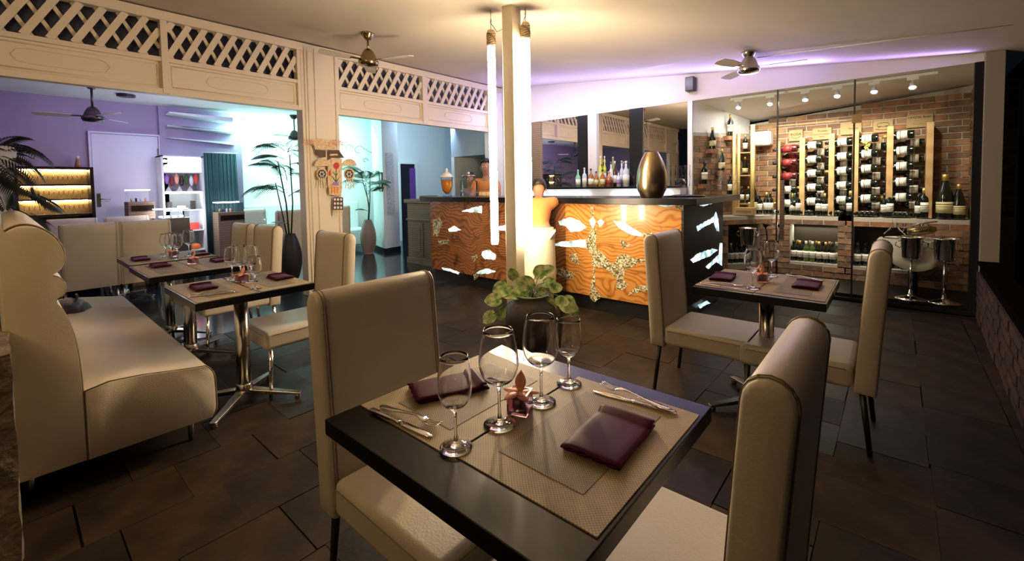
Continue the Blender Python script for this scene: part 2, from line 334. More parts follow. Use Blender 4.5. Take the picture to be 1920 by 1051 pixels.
# ---------------- lattice wall (plane X = -5.4)
lw = MB()
lw.box(XW-.06, XW+.03, -2.6, YB, 2.24, 2.30)      # bottom rail
lw.box(XW-.06, XW+.03, -2.6, YB, 2.555, 2.60)       # mid rail
lw.box(XW-.06, XW+.045, -2.6, YB, 2.95, 3.04)        # top rail
lattice = struct(lw.build('trim_3', 'cream', bevel=.006))
PAN = [(-2.5, -1.6), (-1.55, -.32), (-.27, 1.075), (1.13, 2.36), (2.88, 4.2), (4.29, 5.60)]
for k, (a, b) in enumerate(PAN):
    if k in (0, 4): MB().box(XW-.06, XW+.035, a-.02, a, 2.25, 3.0).build('stile', 'cream', lattice)
    nb = PAN[k+1][0] if k+1 < len(PAN) and k != 3 else b+.04
    MB().box(XW-.06, XW+.038, b, nb, 2.25, 3.0).build('stile', 'cream', lattice, bevel=.004)
    # recessed lower panel with a raised moulding frame
    MB().box(XW-.03, XW-.005, a, b, 2.30, 2.555).build('panel', 'cream', lattice)
    fr = MB(); y0, y1, z0, z1 = a+.03, b-.03, 2.325, 2.53
    for (p, q_) in (((y0, z0), (y1, z0)), ((y1, z0), (y1, z1)), ((y1, z1), (y0, z1)), ((y0, z1), (y0, z0))):
        fr.tube([(XW-.004, p[0], p[1]), (XW-.004, q_[0], q_[1])], .006, 4)
    fr.build('moulding', 'cream', lattice)
    # carved cartouche in the panel
    cm = MB(); yc = (a+b)/2
    pts = [(-.30, 0), (-.27, .045), (-.2, .06), (.2, .06), (.27, .045), (.30, 0), (.27, -.045), (.2, -.06), (-.2, -.06), (-.27, -.045), (-.30, 0)]
    cm.tube([(XW-.003, yc+p[0], 2.43+p[1]) for p in pts], .003, 4); cm.build('carving', 'cream', lattice)
    # slats
    H_ = .35; n = 9; st = (b-a)/n
    for s_ in range(-2, n+1):
        for dirn in (0, 1):
            ya, yb_ = a+s_*st, a+(s_+1.35)*st
            if dirn: ya, yb_ = yb_, ya
            # clip to [a,b]
            z0, z1 = 2.60, 2.95
            def zat(y): return z0+(z1-z0)*(y-ya)/(yb_-ya)
            lo, hi = min(ya, yb_), max(ya, yb_)
            if hi <= a+.01 or lo >= b-.01: continue
            p0, p1 = (ya, z0), (yb_, z1)
            c0, c1 = max(lo, a), min(hi, b)
            P0, P1 = (c0, zat(c0)), (c1, zat(c1))
            w = .027 if dirn == 0 else .015; X0 = XW-.005 if dirn == 0 else XW-.035
            dx, dz = P1[0]-P0[0], P1[1]-P0[1]; L = math.hypot(dx, dz)
            if L < .05: continue
            nx, nz = -dz/L*w, dx/L*w
            q = [(X0, P0[0]+nx, P0[1]+nz), (X0, P0[0]-nx, P0[1]-nz), (X0, P1[0]-nx, P1[1]-nz), (X0, P1[0]+nx, P1[1]+nz)]
            MB().prism(q, (.02, 0, 0)).build('slat', 'cream', lattice)
    MB().box(XW-.10, XW-.085, a-.02, b+.02, 2.58, 3.0).build('dim_backing', 'navy', lattice)  # dark sheet added to dim what shows through the slats
# jamb pillar between the two openings, and one at the corner
jm = sbox('trim_4', 'cream', XW-.12, XW+.04, 2.40, 2.86, 0, zc(XW)-.02, bevel=.006)
for yy in (2.44, 2.475, 2.56, 2.82):
    MB().tube([(XW+.042, yy, .02), (XW+.042, yy, 3.0)], .007, 5).build('moulding', 'cream', jm)
sbox('trim_5', 'white', XW-.1, XW+.04, 5.64, YB, 0, 3.04, bevel=.005)
sbox('wall_west', 'cream', XW-.1, XW, -2.6, -1.9, 0, 2.24)
# ---------------- free-standing column with its two hanging tube lamps
CX, CY = -2.39, 2.79
cl = sbox('trim_6', 'cream', CX-.055, CX+.055, CY-.055, CY+.055, 0, zc(CX)+.02, bevel=.004)
def tube_lamp(px, py, z0, z1, label, d):
    t = thing('tube_pendant_lamp', label, 'lamp', (px, py, 0), group=None)
    MB().lathe([(.0, z0), (.026, z0+.004), (.032, z0+.03), (.032, z1-.03), (.028, z1)], 20).build('lit_tube', 'tube', t)
    MB().lathe([(.034, z1), (.036, z1+.02), (.036, z1+.11), (.03, z1+.13), (0, z1+.135)], 18).build('cap', 'straw', t)
    w = MB()
    for k in range(7):
        w.tube([(.038*math.cos(a), .038*math.sin(a), z1+.015+.014*k+.008*math.sin(a*2+k)) for a in [2*PI*i/14 for i in range(15)]], .0022, 4)
    w.build('wire_wrap', 'cord', t)
    MB().tube([(0, 0, z1+.12), (0, 0, z1+.2)], .003, 5).tube([(0, 0, z1+.19), (.006, 0, z1+.21), (0, 0, z1+.235), (-.006, 0, z1+.21), (0, 0, z1+.19)], .003, 5).tube([(0, 0, z1+.235), (0, 0, zc(px))], .0025, 5).build('hanger', 'darksteel', t)
    dx, dy = CX-px, CY-py
    MB().tube([(0, 0, z1+.19), (dx*.3, dy*.3, z1+.11+d), (dx*.7, dy*.7, z1+.13+d), (dx*.95, dy*.95, z1+.26)], .003, 5).build('cable', 'cord', t)
    return t
pl = at(919, 66, Z=2.50); pr = at(985, 60, Z=2.52)
LL = (at(920, 30, Z=2.72)); LR = at(985, 24, Z=2.70)
tube_lamp(LL.x, LL.y, .80, 2.47, 'long glowing tube lamp hanging just left of the column', 0)
tube_lamp(LR.x, LR.y, .86, 2.49, 'long glowing tube lamp hanging just right of the column', -.03)
# ---------------- back rooms behind the lattice wall
XA = -8.5
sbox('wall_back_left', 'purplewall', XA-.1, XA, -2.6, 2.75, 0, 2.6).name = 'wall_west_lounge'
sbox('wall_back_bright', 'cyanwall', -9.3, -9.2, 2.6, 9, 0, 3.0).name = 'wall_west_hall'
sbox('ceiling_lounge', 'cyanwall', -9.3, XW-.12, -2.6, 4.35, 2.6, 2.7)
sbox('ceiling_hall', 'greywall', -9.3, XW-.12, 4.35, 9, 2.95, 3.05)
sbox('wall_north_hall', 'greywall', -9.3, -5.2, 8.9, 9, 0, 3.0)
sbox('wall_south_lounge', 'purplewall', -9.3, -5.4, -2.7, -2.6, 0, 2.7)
# trims at wall corner
sbox('trim_7', 'purplewall', XA-.0, XA+.05, 1.62, 1.70, 0, 2.6)
# white door
d = struct(MB().box(XA, XA+.03, .86, 1.60, 0, 2.13).build('door_1', 'door', bevel=.004))
for a_, b_, c_, e_ in ((.83, .855, 0, 2.16), (1.605, 1.63, 0, 2.16), (.855, 1.605, 2.135, 2.16)):
    MB().box(XA, XA+.045, a_, b_, c_, e_).build('door_frame', 'door', d)
MB().box(XA+.03, XA+.038, .885, .925, 1.10, 1.29).build('lock_plate', 'darksteel', d)
MB().tube([(XA+.035, .905, 1.21), (XA+.08, .905, 1.21), (XA+.08, 1.02, 1.205)], .008, 8).build('door_handle', 'steel', d)
for z in (.45, 1.15, 1.85): MB().box(XA+.03, XA+.04, 1.585, 1.60, z, z+.1).build('hinge', 'darksteel', d)
# stepped soffit under the stair
sof = None
for k, (y0, y1, xr) in enumerate(((208, 229, 437), (233, 249, 446), (254, 270, 451), (275, 289, 456))):
    a_ = at(304, y0, X=-8.2); b_ = at(xr, y1, X=-8.2); 
    o = MB().prism([(-8.2-.12*k, 1.70, a_.z), (-8.2-.12*k, b_.y, a_.z-.01*k), (-8.2-.12*k, b_.y, b_.z), (-8.2-.12*k, 1.70, b_.z+.06)], (-.6, 0, 0)).build('stair_step', 'cyanwall')
    if sof is None: sof = o; struct(o); o.name = 'trim_8'
    else: o.parent = sof
# white octagonal column with frosted panel
oc = MB(); q = [(-8.43, 5.15), (-7.70, 4.98), (-7.56, 5.10), (-7.68, 5.40), (-8.0, 5.7), (-8.45, 5.6)]
q = [at(703, 466, Z=0), at(722, 474, Z=0), at(751, 469, Z=0)]; q += [q[2]+Vector((-.6, .3, 0)), q[0]+Vector((-.2, .6, 0))]
oc.prism([(p.x, p.y, 0) for p in q], (0, 0, 2.95)); ocol = struct(oc.build('wall_pier', 'white', tri=True)); ocol.name = 'trim_9'
n1 = (q[2]-q[1]); e1 = n1.normalized(); nn = Vector((e1.y, -e1.x, 0))
def onface(t, z, off=0): p = q[1]+n1*t+nn*off; return (p.x, p.y, z)
MB().prism([onface(.0, 0, 0), onface(1, 0), onface(1, .09), onface(0, .09)], nn*.015).build('skirting', 'backtable', ocol)
n0 = (q[1]-q[0]); e0 = n0.normalized(); nn0 = Vector((e0.y, -e0.x, 0))
MB().prism([tuple(q[0]), tuple(q[1]), tuple(q[1]+Vector((0, 0, .09))), tuple(q[0]+Vector((0, 0, .09)))], nn0*.015).build('skirting', 'backtable', ocol)
fp = MB().prism([onface(.22, .78), onface(.68, .78), onface(.68, 2.0), onface(.22, 2.0)], nn*.012).build('frosted_panel', 'frost'); tag(fp, 'tall narrow frosted relief panel on the white pier behind the bar', 'panel')
so = MB().box(-.03, .03, -.006, .006, -.04, .04).build('wall_socket', 'white'); so.location = q[0]+n0*.62+nn0*.008+Vector((0, 0, .33)); so.rotation_euler = (0, 0, math.atan2(e0.y, e0.x)); tag(so, 'white wall socket low on the pier beside the tall vase', 'socket')
pf = thing('picture_frame', 'small black framed notice on the white pier above the tall vase', 'picture', q[0]+n0*.86+nn0*.012+Vector((0, 0, 1.42)), math.atan2(e0.y, e0.x))
fm = MB(); fm.box(-.1, .1, -.01, .012, .17, .19).box(-.1, .1, -.01, .012, -.19, -.17).box(-.1, -.08, -.01, .012, -.17, .17).box(.08, .1, -.01, .012, -.17, .17); fm.build('frame', 'blackmetal', pf); MB().box(-.08, .08, 0, .006, -.17, .17).build('paper', 'paper', pf)
# dark doorway and grey soffit
a_ = at(748, 307, X=-9.19); b_ = at(776, 307, X=-9.19)
dd = struct(MB().box(-9.2, -9.17, a_.y, b_.y, 0, a_.z).build('door_2', 'darkgap'))
for y0, y1 in ((a_.y-.05, a_.y), (b_.y, b_.y+.06)): MB().box(-9.2, -9.13, y0, y1, 0, a_.z+.05).build('door_frame', 'cyanwall', dd)
MB().box(-9.2, -9.13, a_.y, b_.y, a_.z, a_.z+.05).build('door_frame', 'cyanwall', dd)
MB().box(-9.17, -9.12, b_.y-.16, b_.y-.02, 0, a_.z-.1).build('curtain', mat('violet_curtain', (.16, .05, .3), .6), dd)
a_ = at(832, 240, X=-7.0)
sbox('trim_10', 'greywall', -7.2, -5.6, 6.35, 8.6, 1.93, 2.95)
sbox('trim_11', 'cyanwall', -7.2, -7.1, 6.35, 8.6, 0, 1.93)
so_ = thing('scroll_ornament', 'grey curling scroll motif on the bright green-white wall', 'wall art', (0, 0, 0)); scm = mat('grey_scroll', (.28, .36, .36), .5)
for (cx_, cy_, r_, t0, t1) in ((5.35, 2.15, .16, .2, 5), (5.72, 2.25, .2, 3.4, 7.6), (5.1, 2.2, .12, 0, 4), (5.95, 2.05, .12, 1, 5.5), (5.5, 1.93, .08, 0, 5), (5.0, 1.75, .1, 1, 5.5)):
    MB().tube([(-9.19, cx_+r_*(1-.05*i)*math.cos(t0+(t1-t0)*i/14), cy_+r_*(1-.05*i)*.8*math.sin(t0+(t1-t0)*i/14)) for i in range(15)], .008, 4).build('curl', scm, so_)
# ---------------- brick building helper
BM = {}
def brick_mesh(L, Hh, D, k, dark=False):
    key = (round(L, 3), round(Hh, 3), round(D, 3), k, dark)
    if key not in BM:
        o = MB().box(0, L, -D, 0, 0, Hh).build('brick', M['shadedbrick' if dark else 'brick'][k]); BM[key] = o.data; bpy.data.objects.remove(o)
    return BM[key]
def brickwork(parent, P0, u, length, z0, z1, holes=(), bl=.215, bh=.060, j=.014, D=.009, limit=300, ztop=None, skip=None, axis_n=None, dark=False):
    """bricks proud of a mortar slab; u = unit direction along the wall, n = outward normal (u rotated -90 deg)"""
    u = Vector((u[0], u[1], 0)).normalized(); ang = math.atan2(u.y, u.x); cnt = 0; rest = MB(); row = 0; z = z0+j/2
    items = []
    while z+bh <= z1+.001:
        s = -(bl+j)/2 if row % 2 else 0.
        while s < length-.02:
            a, b = max(0, s), min(length, s+bl); s += bl+j
            segs = [(a, b)]
            for (h0, h1, hz0, hz1) in holes:
                if z+bh > hz0 and z < hz1:
                    ns = []
                    for (p, q_) in segs:
                        if q_ <= h0 or p >= h1: ns.append((p, q_)); continue
                        if p < h0: ns.append((p, h0))
                        if q_ > h1: ns.append((h1, q_))
                    segs = ns
            for p, q_ in segs:
                if q_-p < .03: continue
                if ztop and z+bh > ztop((p+q_)/2): continue
                items.append((p, q_, z))
        z += bh+j; row += 1
    for i, (p, q_, z) in enumerate(items):
        k = random.randrange(4)
        if i < limit:
            o = bpy.data.objects.new('brick', brick_mesh(q_-p, bh, D+.006*random.randrange(0, 3)/2, k, dark)); COL.objects.link(o)
            o.location = Vector(P0)+u*p+Vector((0, 0, z)); o.rotation_euler = (0, 0, ang); o.parent = parent
        else:
            T = Matrix.Translation(Vector(P0)+u*p+Vector((0, 0, z))) @ Matrix.Rotation(ang, 4, 'Z')
            rest.box(0, q_-p, -D, 0, 0, bh, T)
    if rest.v: r = rest.build('bricks', M['brick'][3], parent); r['kind'] = 'stuff'
# ---------------- wine cellar shell
CB = 7.2
wb = MB(); wb.prism([(-1.75, CB, 0), (1.0, CB, 0), (1.0, CB, 2.37), (-1.75, CB, 2.12)], (0, .1, 0)); wb = struct(wb.build('wall_cellar_back', 'mortar', tri=True))
brickwork(wb, (-1.72, CB, 0), (1, 0), 2.7, .86, 2.36, limit=300, ztop=lambda s: 2.16+.07*s)
Lx0, Ly0, Lx1, Ly1 = -2.02, 6.0, -1.62, 7.2
LUv = Vector((Lx1-Lx0, Ly1-Ly0, 0)); LL_ = LUv.length; LU = LUv.normalized(); LN = Vector((LU.y, -LU.x, 0))
wl = MB(); wl.prism([(Lx0, Ly0, 0), (Lx1, Ly1, 0), (Lx1, Ly1, 2.37), (Lx0, Ly0, 2.37)], -LN*.08); wl = struct(wl.build('wall_cellar_left', 'white', tri=True))
ml = MB(); ml.prism([(Lx0, Ly0, 0), (Lx1, Ly1, 0), (Lx1, Ly1, 2.0), (Lx0, Ly0, 1.96)], LN*.006); ml.build('mortar_bed', 'mortar', wl)
brickwork(wl, Vector((Lx0, Ly0, 0))+LN*.006, LU, LL_, .0, 1.98, limit=300)
wr = struct(MB().box(.64, .72, YB+.1, CB, 0, 2.4).build('wall_cellar_right', 'mortar'))
brickwork(wr, (.64, CB, 0), (0, -1), CB-YB-.12, 0, 2.3, limit=170)
mb = MB(); v = [(-2.1, YB+.1, 2.367), (.72, YB+.1, 2.367), (.72, CB+.1, 2.35), (-2.1, CB+.1, 2.14)]
mb.add(v+[(a, b, c+.05) for a, b, c in v], [(0, 1, 2, 3), (7, 6, 5, 4), (0, 4, 5, 1), (1, 5, 6, 2), (2, 6, 7, 3), (3, 7, 4, 0)]); struct(mb.build('ceiling_cellar', 'cream_wall', tri=True))
sbox('floor_cellar', 'barkick', -2.1, .7, YB+.05, CB, -.01, .06)
# lower brick counter with niches (front Y = 6.85)
LF = 6.85
lc = MB()
NI = [(-1.05, -.535, .24, .73), (-.385, .14, .24, .73)]
lc.box(-1.25, -1.05, LF, CB, .06, .84).box(-.535, -.385, LF, CB, .06, .84).box(.14, .63, LF, CB, .06, .84).box(-1.05, .14, LF, CB, .06, .235).box(-1.05, .14, LF, CB, .735, .84)
lcn = struct(lc.build('wall_cellar_counter', 'mortar'))
brickwork(lcn, (-1.25, LF, 0), (1, 0), 1.88, .06, .85, holes=[(a+1.25, b+1.25, c, d_) for a, b, c, d_ in NI], limit=200)
MB().box(-1.05, .14, CB-.03, CB-.02, .24, .73).build('niche_back', mat('niche_dark', (.05, .035, .025), .8), lcn)
# left diagonal wing of the counter
pA = Vector((-1.78, 6.2, 0)); pB = Vector((-1.25, 6.85, 0)); wu = (pB-pA).normalized(); wn = Vector((wu.y, -wu.x, 0)); wL = (pB-pA).length
T = Matrix.Translation(pA) @ Matrix.Rotation(math.atan2(wu.y, wu.x), 4, 'Z')
lg = MB(); lg.box(0, .16, 0, .3, .06, .84, T).box(wL-.2, wL, 0, .3, .06, .84, T).box(.16, wL-.2, 0, .3, .735, .84, T).box(.16, wL-.2, 0, .3, .06, .2, T)
lgw = struct(lg.build('wall_cellar_wing', 'mortar'))
brickwork(lgw, pA, wu, wL, .06, .85, holes=[(.16, wL-.2, .2, .73)], limit=120)
MB().box(.16, wL-.2, .27, .29, .2, .735, T).build('niche_back', bpy.data.materials['niche_dark'], lgw)
# glass front: three panes with slim seams, header rail
g1 = struct(MB().box(-2.02, -1.055, YB-.006, YB+.002, .03, 2.36).build('window_1', 'pane'))
g2 = struct(MB().box(-1.045, -.345, YB-.006, YB+.002, .03, 2.36).build('window_2', 'pane'))
g3 = struct(MB().box(-.335, .6, YB-.006, YB+.002, .03, 2.36).build('window_3', 'pane'))
for g_, x in ((g1, -1.05), (g2, -.34)): MB().box(x-.008, x+.008, YB-.012, YB+.008, .0, 2.36).build('seam_strip', 'darksteel', g_)
MB().box(-1.05, -.34, YB-.01, YB+.01, 1.935, 1.95).build('door_rail', 'steel', g2)
MB().box(-.36, -.28, YB-.03, YB+.03, 1.90, 1.99).build('hinge_plate', 'brass', g2)
MB().box(-1.01, -.965, YB-.07, YB-.04, .62, 1.31).box(-1.0, -.975, YB-.04, YB, .68, .70).box(-1.0, -.975, YB-.04, YB, 1.2, 1.22).build('pull_handle', 'greywood', g2, bevel=.006)
sbox('trim_12', 'blackmetal', -2.02, .6, YB-.03, YB+.03, 0, .03)
sbox('trim_13', 'blackmetal', .54, .6, YB-.02, YB+.05, .03, 2.366)
# brick half wall on the right
hw = MB(); P0 = Vector((.52, 3.1, 0)); P1 = Vector((.60, 5.86, 0)); hu = (P0-P1).normalized(); hn = Vector((hu.y, -hu.x, 0))
hw.prism([(P1.x, P1.y, 0), (P0.x, P0.y, 0), (P0.x, P0.y, .50), (P1.x, P1.y, .52)], (.1, 0, 0)); hw = struct(hw.build('wall_terrace', 'shadedmortar', tri=True))
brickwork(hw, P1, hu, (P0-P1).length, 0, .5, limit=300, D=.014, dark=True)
MB().prism([(P1.x-.015, P1.y, .51), (P0.x-.015, P0.y, .51), (P0.x-.015, P0.y, .535), (P1.x-.015, P1.y, .535)], (.13, 0, 0)).build('coping', 'shadedmortar', hw)
# rough stone stub in the left foreground
sb = MB(); 
nx_, nz_ = 8, 16
st_ = bmesh.new()
bmesh.ops.create_cube(st_, size=1)
bmesh.ops.subdivide_edges(st_, edges=st_.edges, cuts=9, use_grid_fill=True)
for v_ in st_.verts:
    v_.co = Vector((v_.co.x*.5, v_.co.y*.34, (v_.co.z+.5)*.76)); v_.co += Vector((random.uniform(-1, 1), random.uniform(-1, 1), random.uniform(-.6, .6)))*.006
me = bpy.data.meshes.new('stone_stub'); st_.to_mesh(me); st_.free(); me.materials.append(M['stone'])
o = bpy.data.objects.new('stone_wall_stub', me); COL.objects.link(o); o.location = (-2.50, -.175, 0); tag(o, 'rough stone wall stub in the left foreground before the banquette', 'stone wall')
# ================================================================== FURNITURE
def make_chair(mode='front', label='', loc=(0, 0), rz=0, group='cream high-backed dining chairs', legmat='darksteel', W_=.46, zt=.98, lean=.045):
    """faces +x locally; seat from x=0 to .5"""
    t = thing('dining_chair', label, 'chair', (loc[0], loc[1], 0), rz, group)
    h = W_/2
    # seat cushion
    s = MB().box(.0, .50, -h+.003, h-.003, .30, .415).build('seat', 'leather', t, bevel=.028, seg=4)
    # backrest: profile in XZ extruded along Y, rounded top
    prof = []
    n = 10; th = .085
    for i in range(n+1):
        f = i/n; z = .285+(zt-.045-.285)*f; prof.append((.0-lean*f**1.15, z))
    top = prof[-1]; ft = prof
    arc = [(top[0]-th/2+th/2*math.cos(a), top[1]+.045*math.sin(a)) for a in [PI*k/8 for k in range(1, 8)]]
    bk = [(x-th, z) for x, z in prof][::-1]
    poly = ft+arc+bk
    mb = MB(); N = len(poly)
    ys = [-h, -h+.006, -h+.016, h-.016, h-.006, h]; ins = [.010, .003, 0, 0, .003, .010]
    cx = sum(p[0] for p in poly)/N; cz = sum(p[1] for p in poly)/N
    v = []; f = []
    for y, q_ in zip(ys, ins):
        for i, (x, z) in enumerate(poly):
            xm = -lean*max(0, min(1, (z-.285)/(zt-.33)))**1.15-th/2
            sx = x-xm; v.append((xm+sx*(1-q_/(th/2)), y, z-(q_ if z > zt-.05 else 0)+(q_ if z < .29 else 0)))
    for k in range(len(ys)-1):
        for i in range(N): f.append((k*N+i, k*N+(i+1) % N, (k+1)*N+(i+1) % N, (k+1)*N+i))
    f.append(tuple(range(N))); f.append(tuple(range(len(ys)*N-1, (len(ys)-1)*N-1, -1)))
    mb.add(v, f, True); b = mb.build('backrest', 'leather', t, tri=True)
    md = b.modifiers.new('e', 'EDGE_SPLIT'); md.split_angle = math.radians(50)
    # stitched seams round both sides of the back and round the seat
    for y in (-h+.016, -h+.026, h-.016, h-.026):
        sm = MB(); sm.tube([(x+(.0012 if x > -lean-th/2 else -.0012), y, z+(.001 if z > zt-.05 else 0)) for x, z in poly[1:]], .0016, 4); sm.build('seam', 'seam', t)
    sm2 = MB().tube([(.03, -h+.0025, .393), (.46, -h+.0025, .393), (.490, -h+.02, .393), (.4995, -h+.04, .393), (.4995, h-.04, .393), (.49, h-.02, .393), (.46, h-.0025, .393), (.03, h-.0025, .393)], .0018, 4)
    sm2.build('piping', 'seam', t)
    for sy in (-1, 1):
        MB().tube([(.46, sy*(h-.03), .31), (.475, sy*(h-.02), .0)], .014, 8, .011).build('leg', legmat, t)
        MB().tube([(-.03, sy*(h-.03), .31), (-.065, sy*(h-.02), .0)], .014, 8, .011).build('leg', legmat, t)
    return t
ch1 = make_chair(label='cream leather chair in front at the left side of the near table', loc=(-1.285, .85), rz=0)
def dup_chair(label, loc, rz, group='cream high-backed dining chairs', leg=None):
    c = copy_tree(ch1); c.location = (loc[0], loc[1], 0); c.rotation_euler = (0, 0, rz); c['label'] = label; c['group'] = group
    if leg:
        for k in c.children:
            if k.name.startswith('leg'): k.data = leg
    return c
dup_chair('cream leather chair nearest the camera at right, its thick curved back edge-on', (-.238, 1.02), PI)
dup_chair('cream leather chair at the left of the table by the wine cellar', (-1.07, 2.87), .0)
dup_chair('cream leather chair at the right of the table by the wine cellar, seen edge-on', (-.135, 2.84), PI)
legm = bpy.data.meshes.new('chrome_leg')
_l = MB().tube([(0, 0, .31), (.0, 0, 0)], .013, 8).build('leg', 'chrome'); 
def chrome(c):
    for k in c.children:
        if k.name.startswith('leg'):
            k.data = k.data.copy(); k.data.materials.clear(); k.data.materials.append(M['chrome'])
bpy.data.objects.remove(_l)
c4 = dup_chair('cream leather chair facing the banquette, behind the big near chair', (-3.15, 1.53), -PI/2); chrome(c4)
def dupc(label, loc, rz, group): 
    c = copy_tree(c4); c.location = (loc[0], loc[1], 0); c.rotation_euler = (0, 0, rz); c['label'] = label; c['group'] = group; return c
G2 = 'cream chairs facing the banquette row'
c4['group'] = G2
dupc('cream chair facing the banquette row, the middle one of three', (-4.33, 1.50), -PI/2, G2)
dupc('cream chair facing the banquette row, farthest towards the teal curtain', (-4.86, 1.47), -PI/2, G2)
G3 = 'chairs in the lounge behind the lattice'
dupc('cream chair with its flat back to us just beyond the banquette end', (-6.52, .60), PI, G3)
dupc('cream chair with its flat back to us below the tall display pedestal', (-6.52, 1.06), PI, G3)
dupc('pink-lit chair beyond the banquette, left one mostly hidden behind the cream backs', (-7.75, .58), 0, G3)
dupc('pink-lit chair beyond the banquette, right one peeping over the cream backs', (-7.75, 1.1), 0, G3)
dupc('lilac-lit chair by the green wall, left of its table', (-8.27, 2.80), 0, G3)
dupc('lilac-lit chair by the green wall, beside the palm in the dark ribbed vase', (-7.30, 2.98), PI+.1, G3)
dupc('pale blue-lit chair seen past the straw ornament in the second opening', (-8.0, 4.15), PI*.9, G3)
# tables -----------------------------------------------------------------
def make_table(label, x, y, lx, ly, zt=.72, group='black-topped square dining tables'):
    t = thing('dining_table', label, 'table', (x, y, 0), 0, group)
    MB().box(-lx/2, lx/2, -ly/2, ly/2, zt-.04, zt).build('tabletop', 'tableblack', t, bevel=.003, seg=2)
    MB().cyl(0, 0, .05, zt-.06, .038, 20).build('column', 'steel', t)
    MB().cyl(0, 0, zt-.06, zt-.04, .12, 20).build('mounting_plate', 'darksteel', t)
    MB().lathe([(.05, .05), (.055, .06), (.042, .10), (.038, .11)], 20).build('collar', 'steel', t)
    for k in range(4):
        a = PI/4+k*PI/2; f = MB()
        d_ = Vector((math.cos(a), math.sin(a), 0)); n_ = Vector((-d_.y, d_.x, 0))
        P = [(d_*.03+n_*.028+Vector((0, 0, .045))), (d_*.03-n_*.028+Vector((0, 0, .045))), (d_*.34-n_*.018+Vector((0, 0, .02))), (d_*.34+n_*.018+Vector((0, 0, .02)))]
        Q = [p+Vector((0, 0, .03 if i < 2 else .014)) for i, p in enumerate(P)]
        f.add([tuple(p) for p in P+Q], [(3, 2, 1, 0), (4, 5, 6, 7), (0, 1, 5, 4), (1, 2, 6, 5), (2, 3, 7, 6), (3, 0, 4, 7)])
        f.cyl((d_*.32).x, (d_*.32).y, 0, .022, .018, 10)
        f.build('foot', 'steel', t, bevel=.004)
    return t
NX, NY = -.715, .845
make_table('black square table in the foreground with the four wine glasses', NX, NY, .73, .67)
make_table('black square table by the wine cellar glass', -.545, 2.84, .62, .66)
make_table('black square table beside the front end of the banquette', -3.04, .94, .66, .62)
make_table('black square table second along the banquette', -4.15, .93, .72, .60)
make_table('black square table farthest along the banquette', -4.89, .95, .64, .60)
make_table('black table in the lounge between the pink-lit chairs', -7.15, .95, .6, .7)
make_table('black table with two glasses against the green wall', -7.80, 2.9, .5, .6)
# place settings ------------------------------------------------------------
ZT = .72
def placemat(label, x0, x1, y0, y1, group):
    t = thing('placemat', label, 'placemat', ((x0+x1)/2, (y0+y1)/2, ZT), 0, group); a, b = (x1-x0)/2, (y1-y0)/2
    MB().box(-a, a, -b, b, .0, .003).build('border', 'mat', t); i = .07
    MB().box(-a+i, a-i, -b+i, b-i, .0032, .0042).build('centre_weave', 'mat_in', t); return t
def napkin(label, loc, rz, w=.12, l=.20, group='burgundy napkins', frayed=False):
    t = thing('napkin', label, 'napkin', loc, rz, group); 
    for lay in range(3):
        nx, ny = 12, 16; v = []; f = []
        for i in range(nx+1):
            for j in range(ny+1):
                x = (i/nx-.5)*w; y = (j/ny-.5)*l
                e = min(i, nx-i)/nx*2; e2 = min(j, ny-j)/ny*2
                r = .0055*min(1, e*3+.25)*min(1, e2*4+.35)
                zz = lay*.0062+r+.0007*math.sin(x*60+lay)+.0012*math.sin(y*22+lay*1.3+x*20)+(0.005*lay if j > ny-2 else 0)
                if j == 0: y += .003*math.sin(i*2.1+lay*2)
                v.append((x+lay*.0015, y-lay*.004, max(.001, zz)))
        for i in range(nx):
            for j in range(ny): k = i*(ny+1)+j; f.append((k, k+1, k+ny+2, k+ny+1))
        o = MB().add(v, f, True).build('fold', 'napkin', t); s = o.modifiers.new('s', 'SOLIDIFY'); s.thickness = .004; s.offset = -1 if lay else 0
        if lay == 0: o.location.z = .003
    return t
def strip(mb, secs, th):
    """secs: (x, halfwidth, z)"""
    v = []; f = []
    for x, w, z in secs: v += [(x, -w, z), (x, w, z), (x, w*.8, z+th), (x, -w*.8, z+th)]
    for i in range(len(secs)-1):
        for k in range(4): f.append((i*4+k, i*4+(k+1) % 4, (i+1)*4+(k+1) % 4, (i+1)*4+k))
    f.append((3, 2, 1, 0)); m_ = (len(secs)-1)*4; f.append((m_, m_+1, m_+2, m_+3)); mb.add(v, f, True)
def fork(label, p, q_, z=.7245, group='steel forks'):
    a = math.atan2(q_[1]-p[1], q_[0]-p[0]); t = thing('fork', label, 'cutlery', (p[0], p[1], z), a, group)
    mb = MB(); strip(mb, [(0, .006, .001), (.01, .0105, .001), (.04, .0095, .002), (.09, .0045, .007), (.12, .003, .010), (.135, .005, .010), (.15, .011, .007), (.16, .0125, .004)], .0025); mb.build('handle', 'chrome', t)
    for k in range(4):
        y = -.0105+.007*k; MB().tube([(.158, y, .005), (.175, y, .003), (.195, y, .006), (.205, y, .009)], .0018, 6, .0009).build('tine', 'chrome', t)
    return t
def knife(label, p, q_, z=.7245, group='steel knives'):
    a = math.atan2(q_[1]-p[1], q_[0]-p[0]); t = thing('table_knife', label, 'cutlery', (p[0], p[1], z), a, group)
    mb = MB(); strip(mb, [(0, .006, 0), (.008, .0085, 0), (.05, .008, 0), (.10, .006, 0), (.108, .0085, 0), (.115, .006, 0)], .005); mb.build('handle', 'chrome', t)
    mb = MB(); strip(mb, [(.114, .005, .001), (.13, .0095, .001), (.19, .0095, .001), (.215, .007, .001), (.225, .002, .001)], .0015); mb.build('blade', 'chrome', t)
    return t
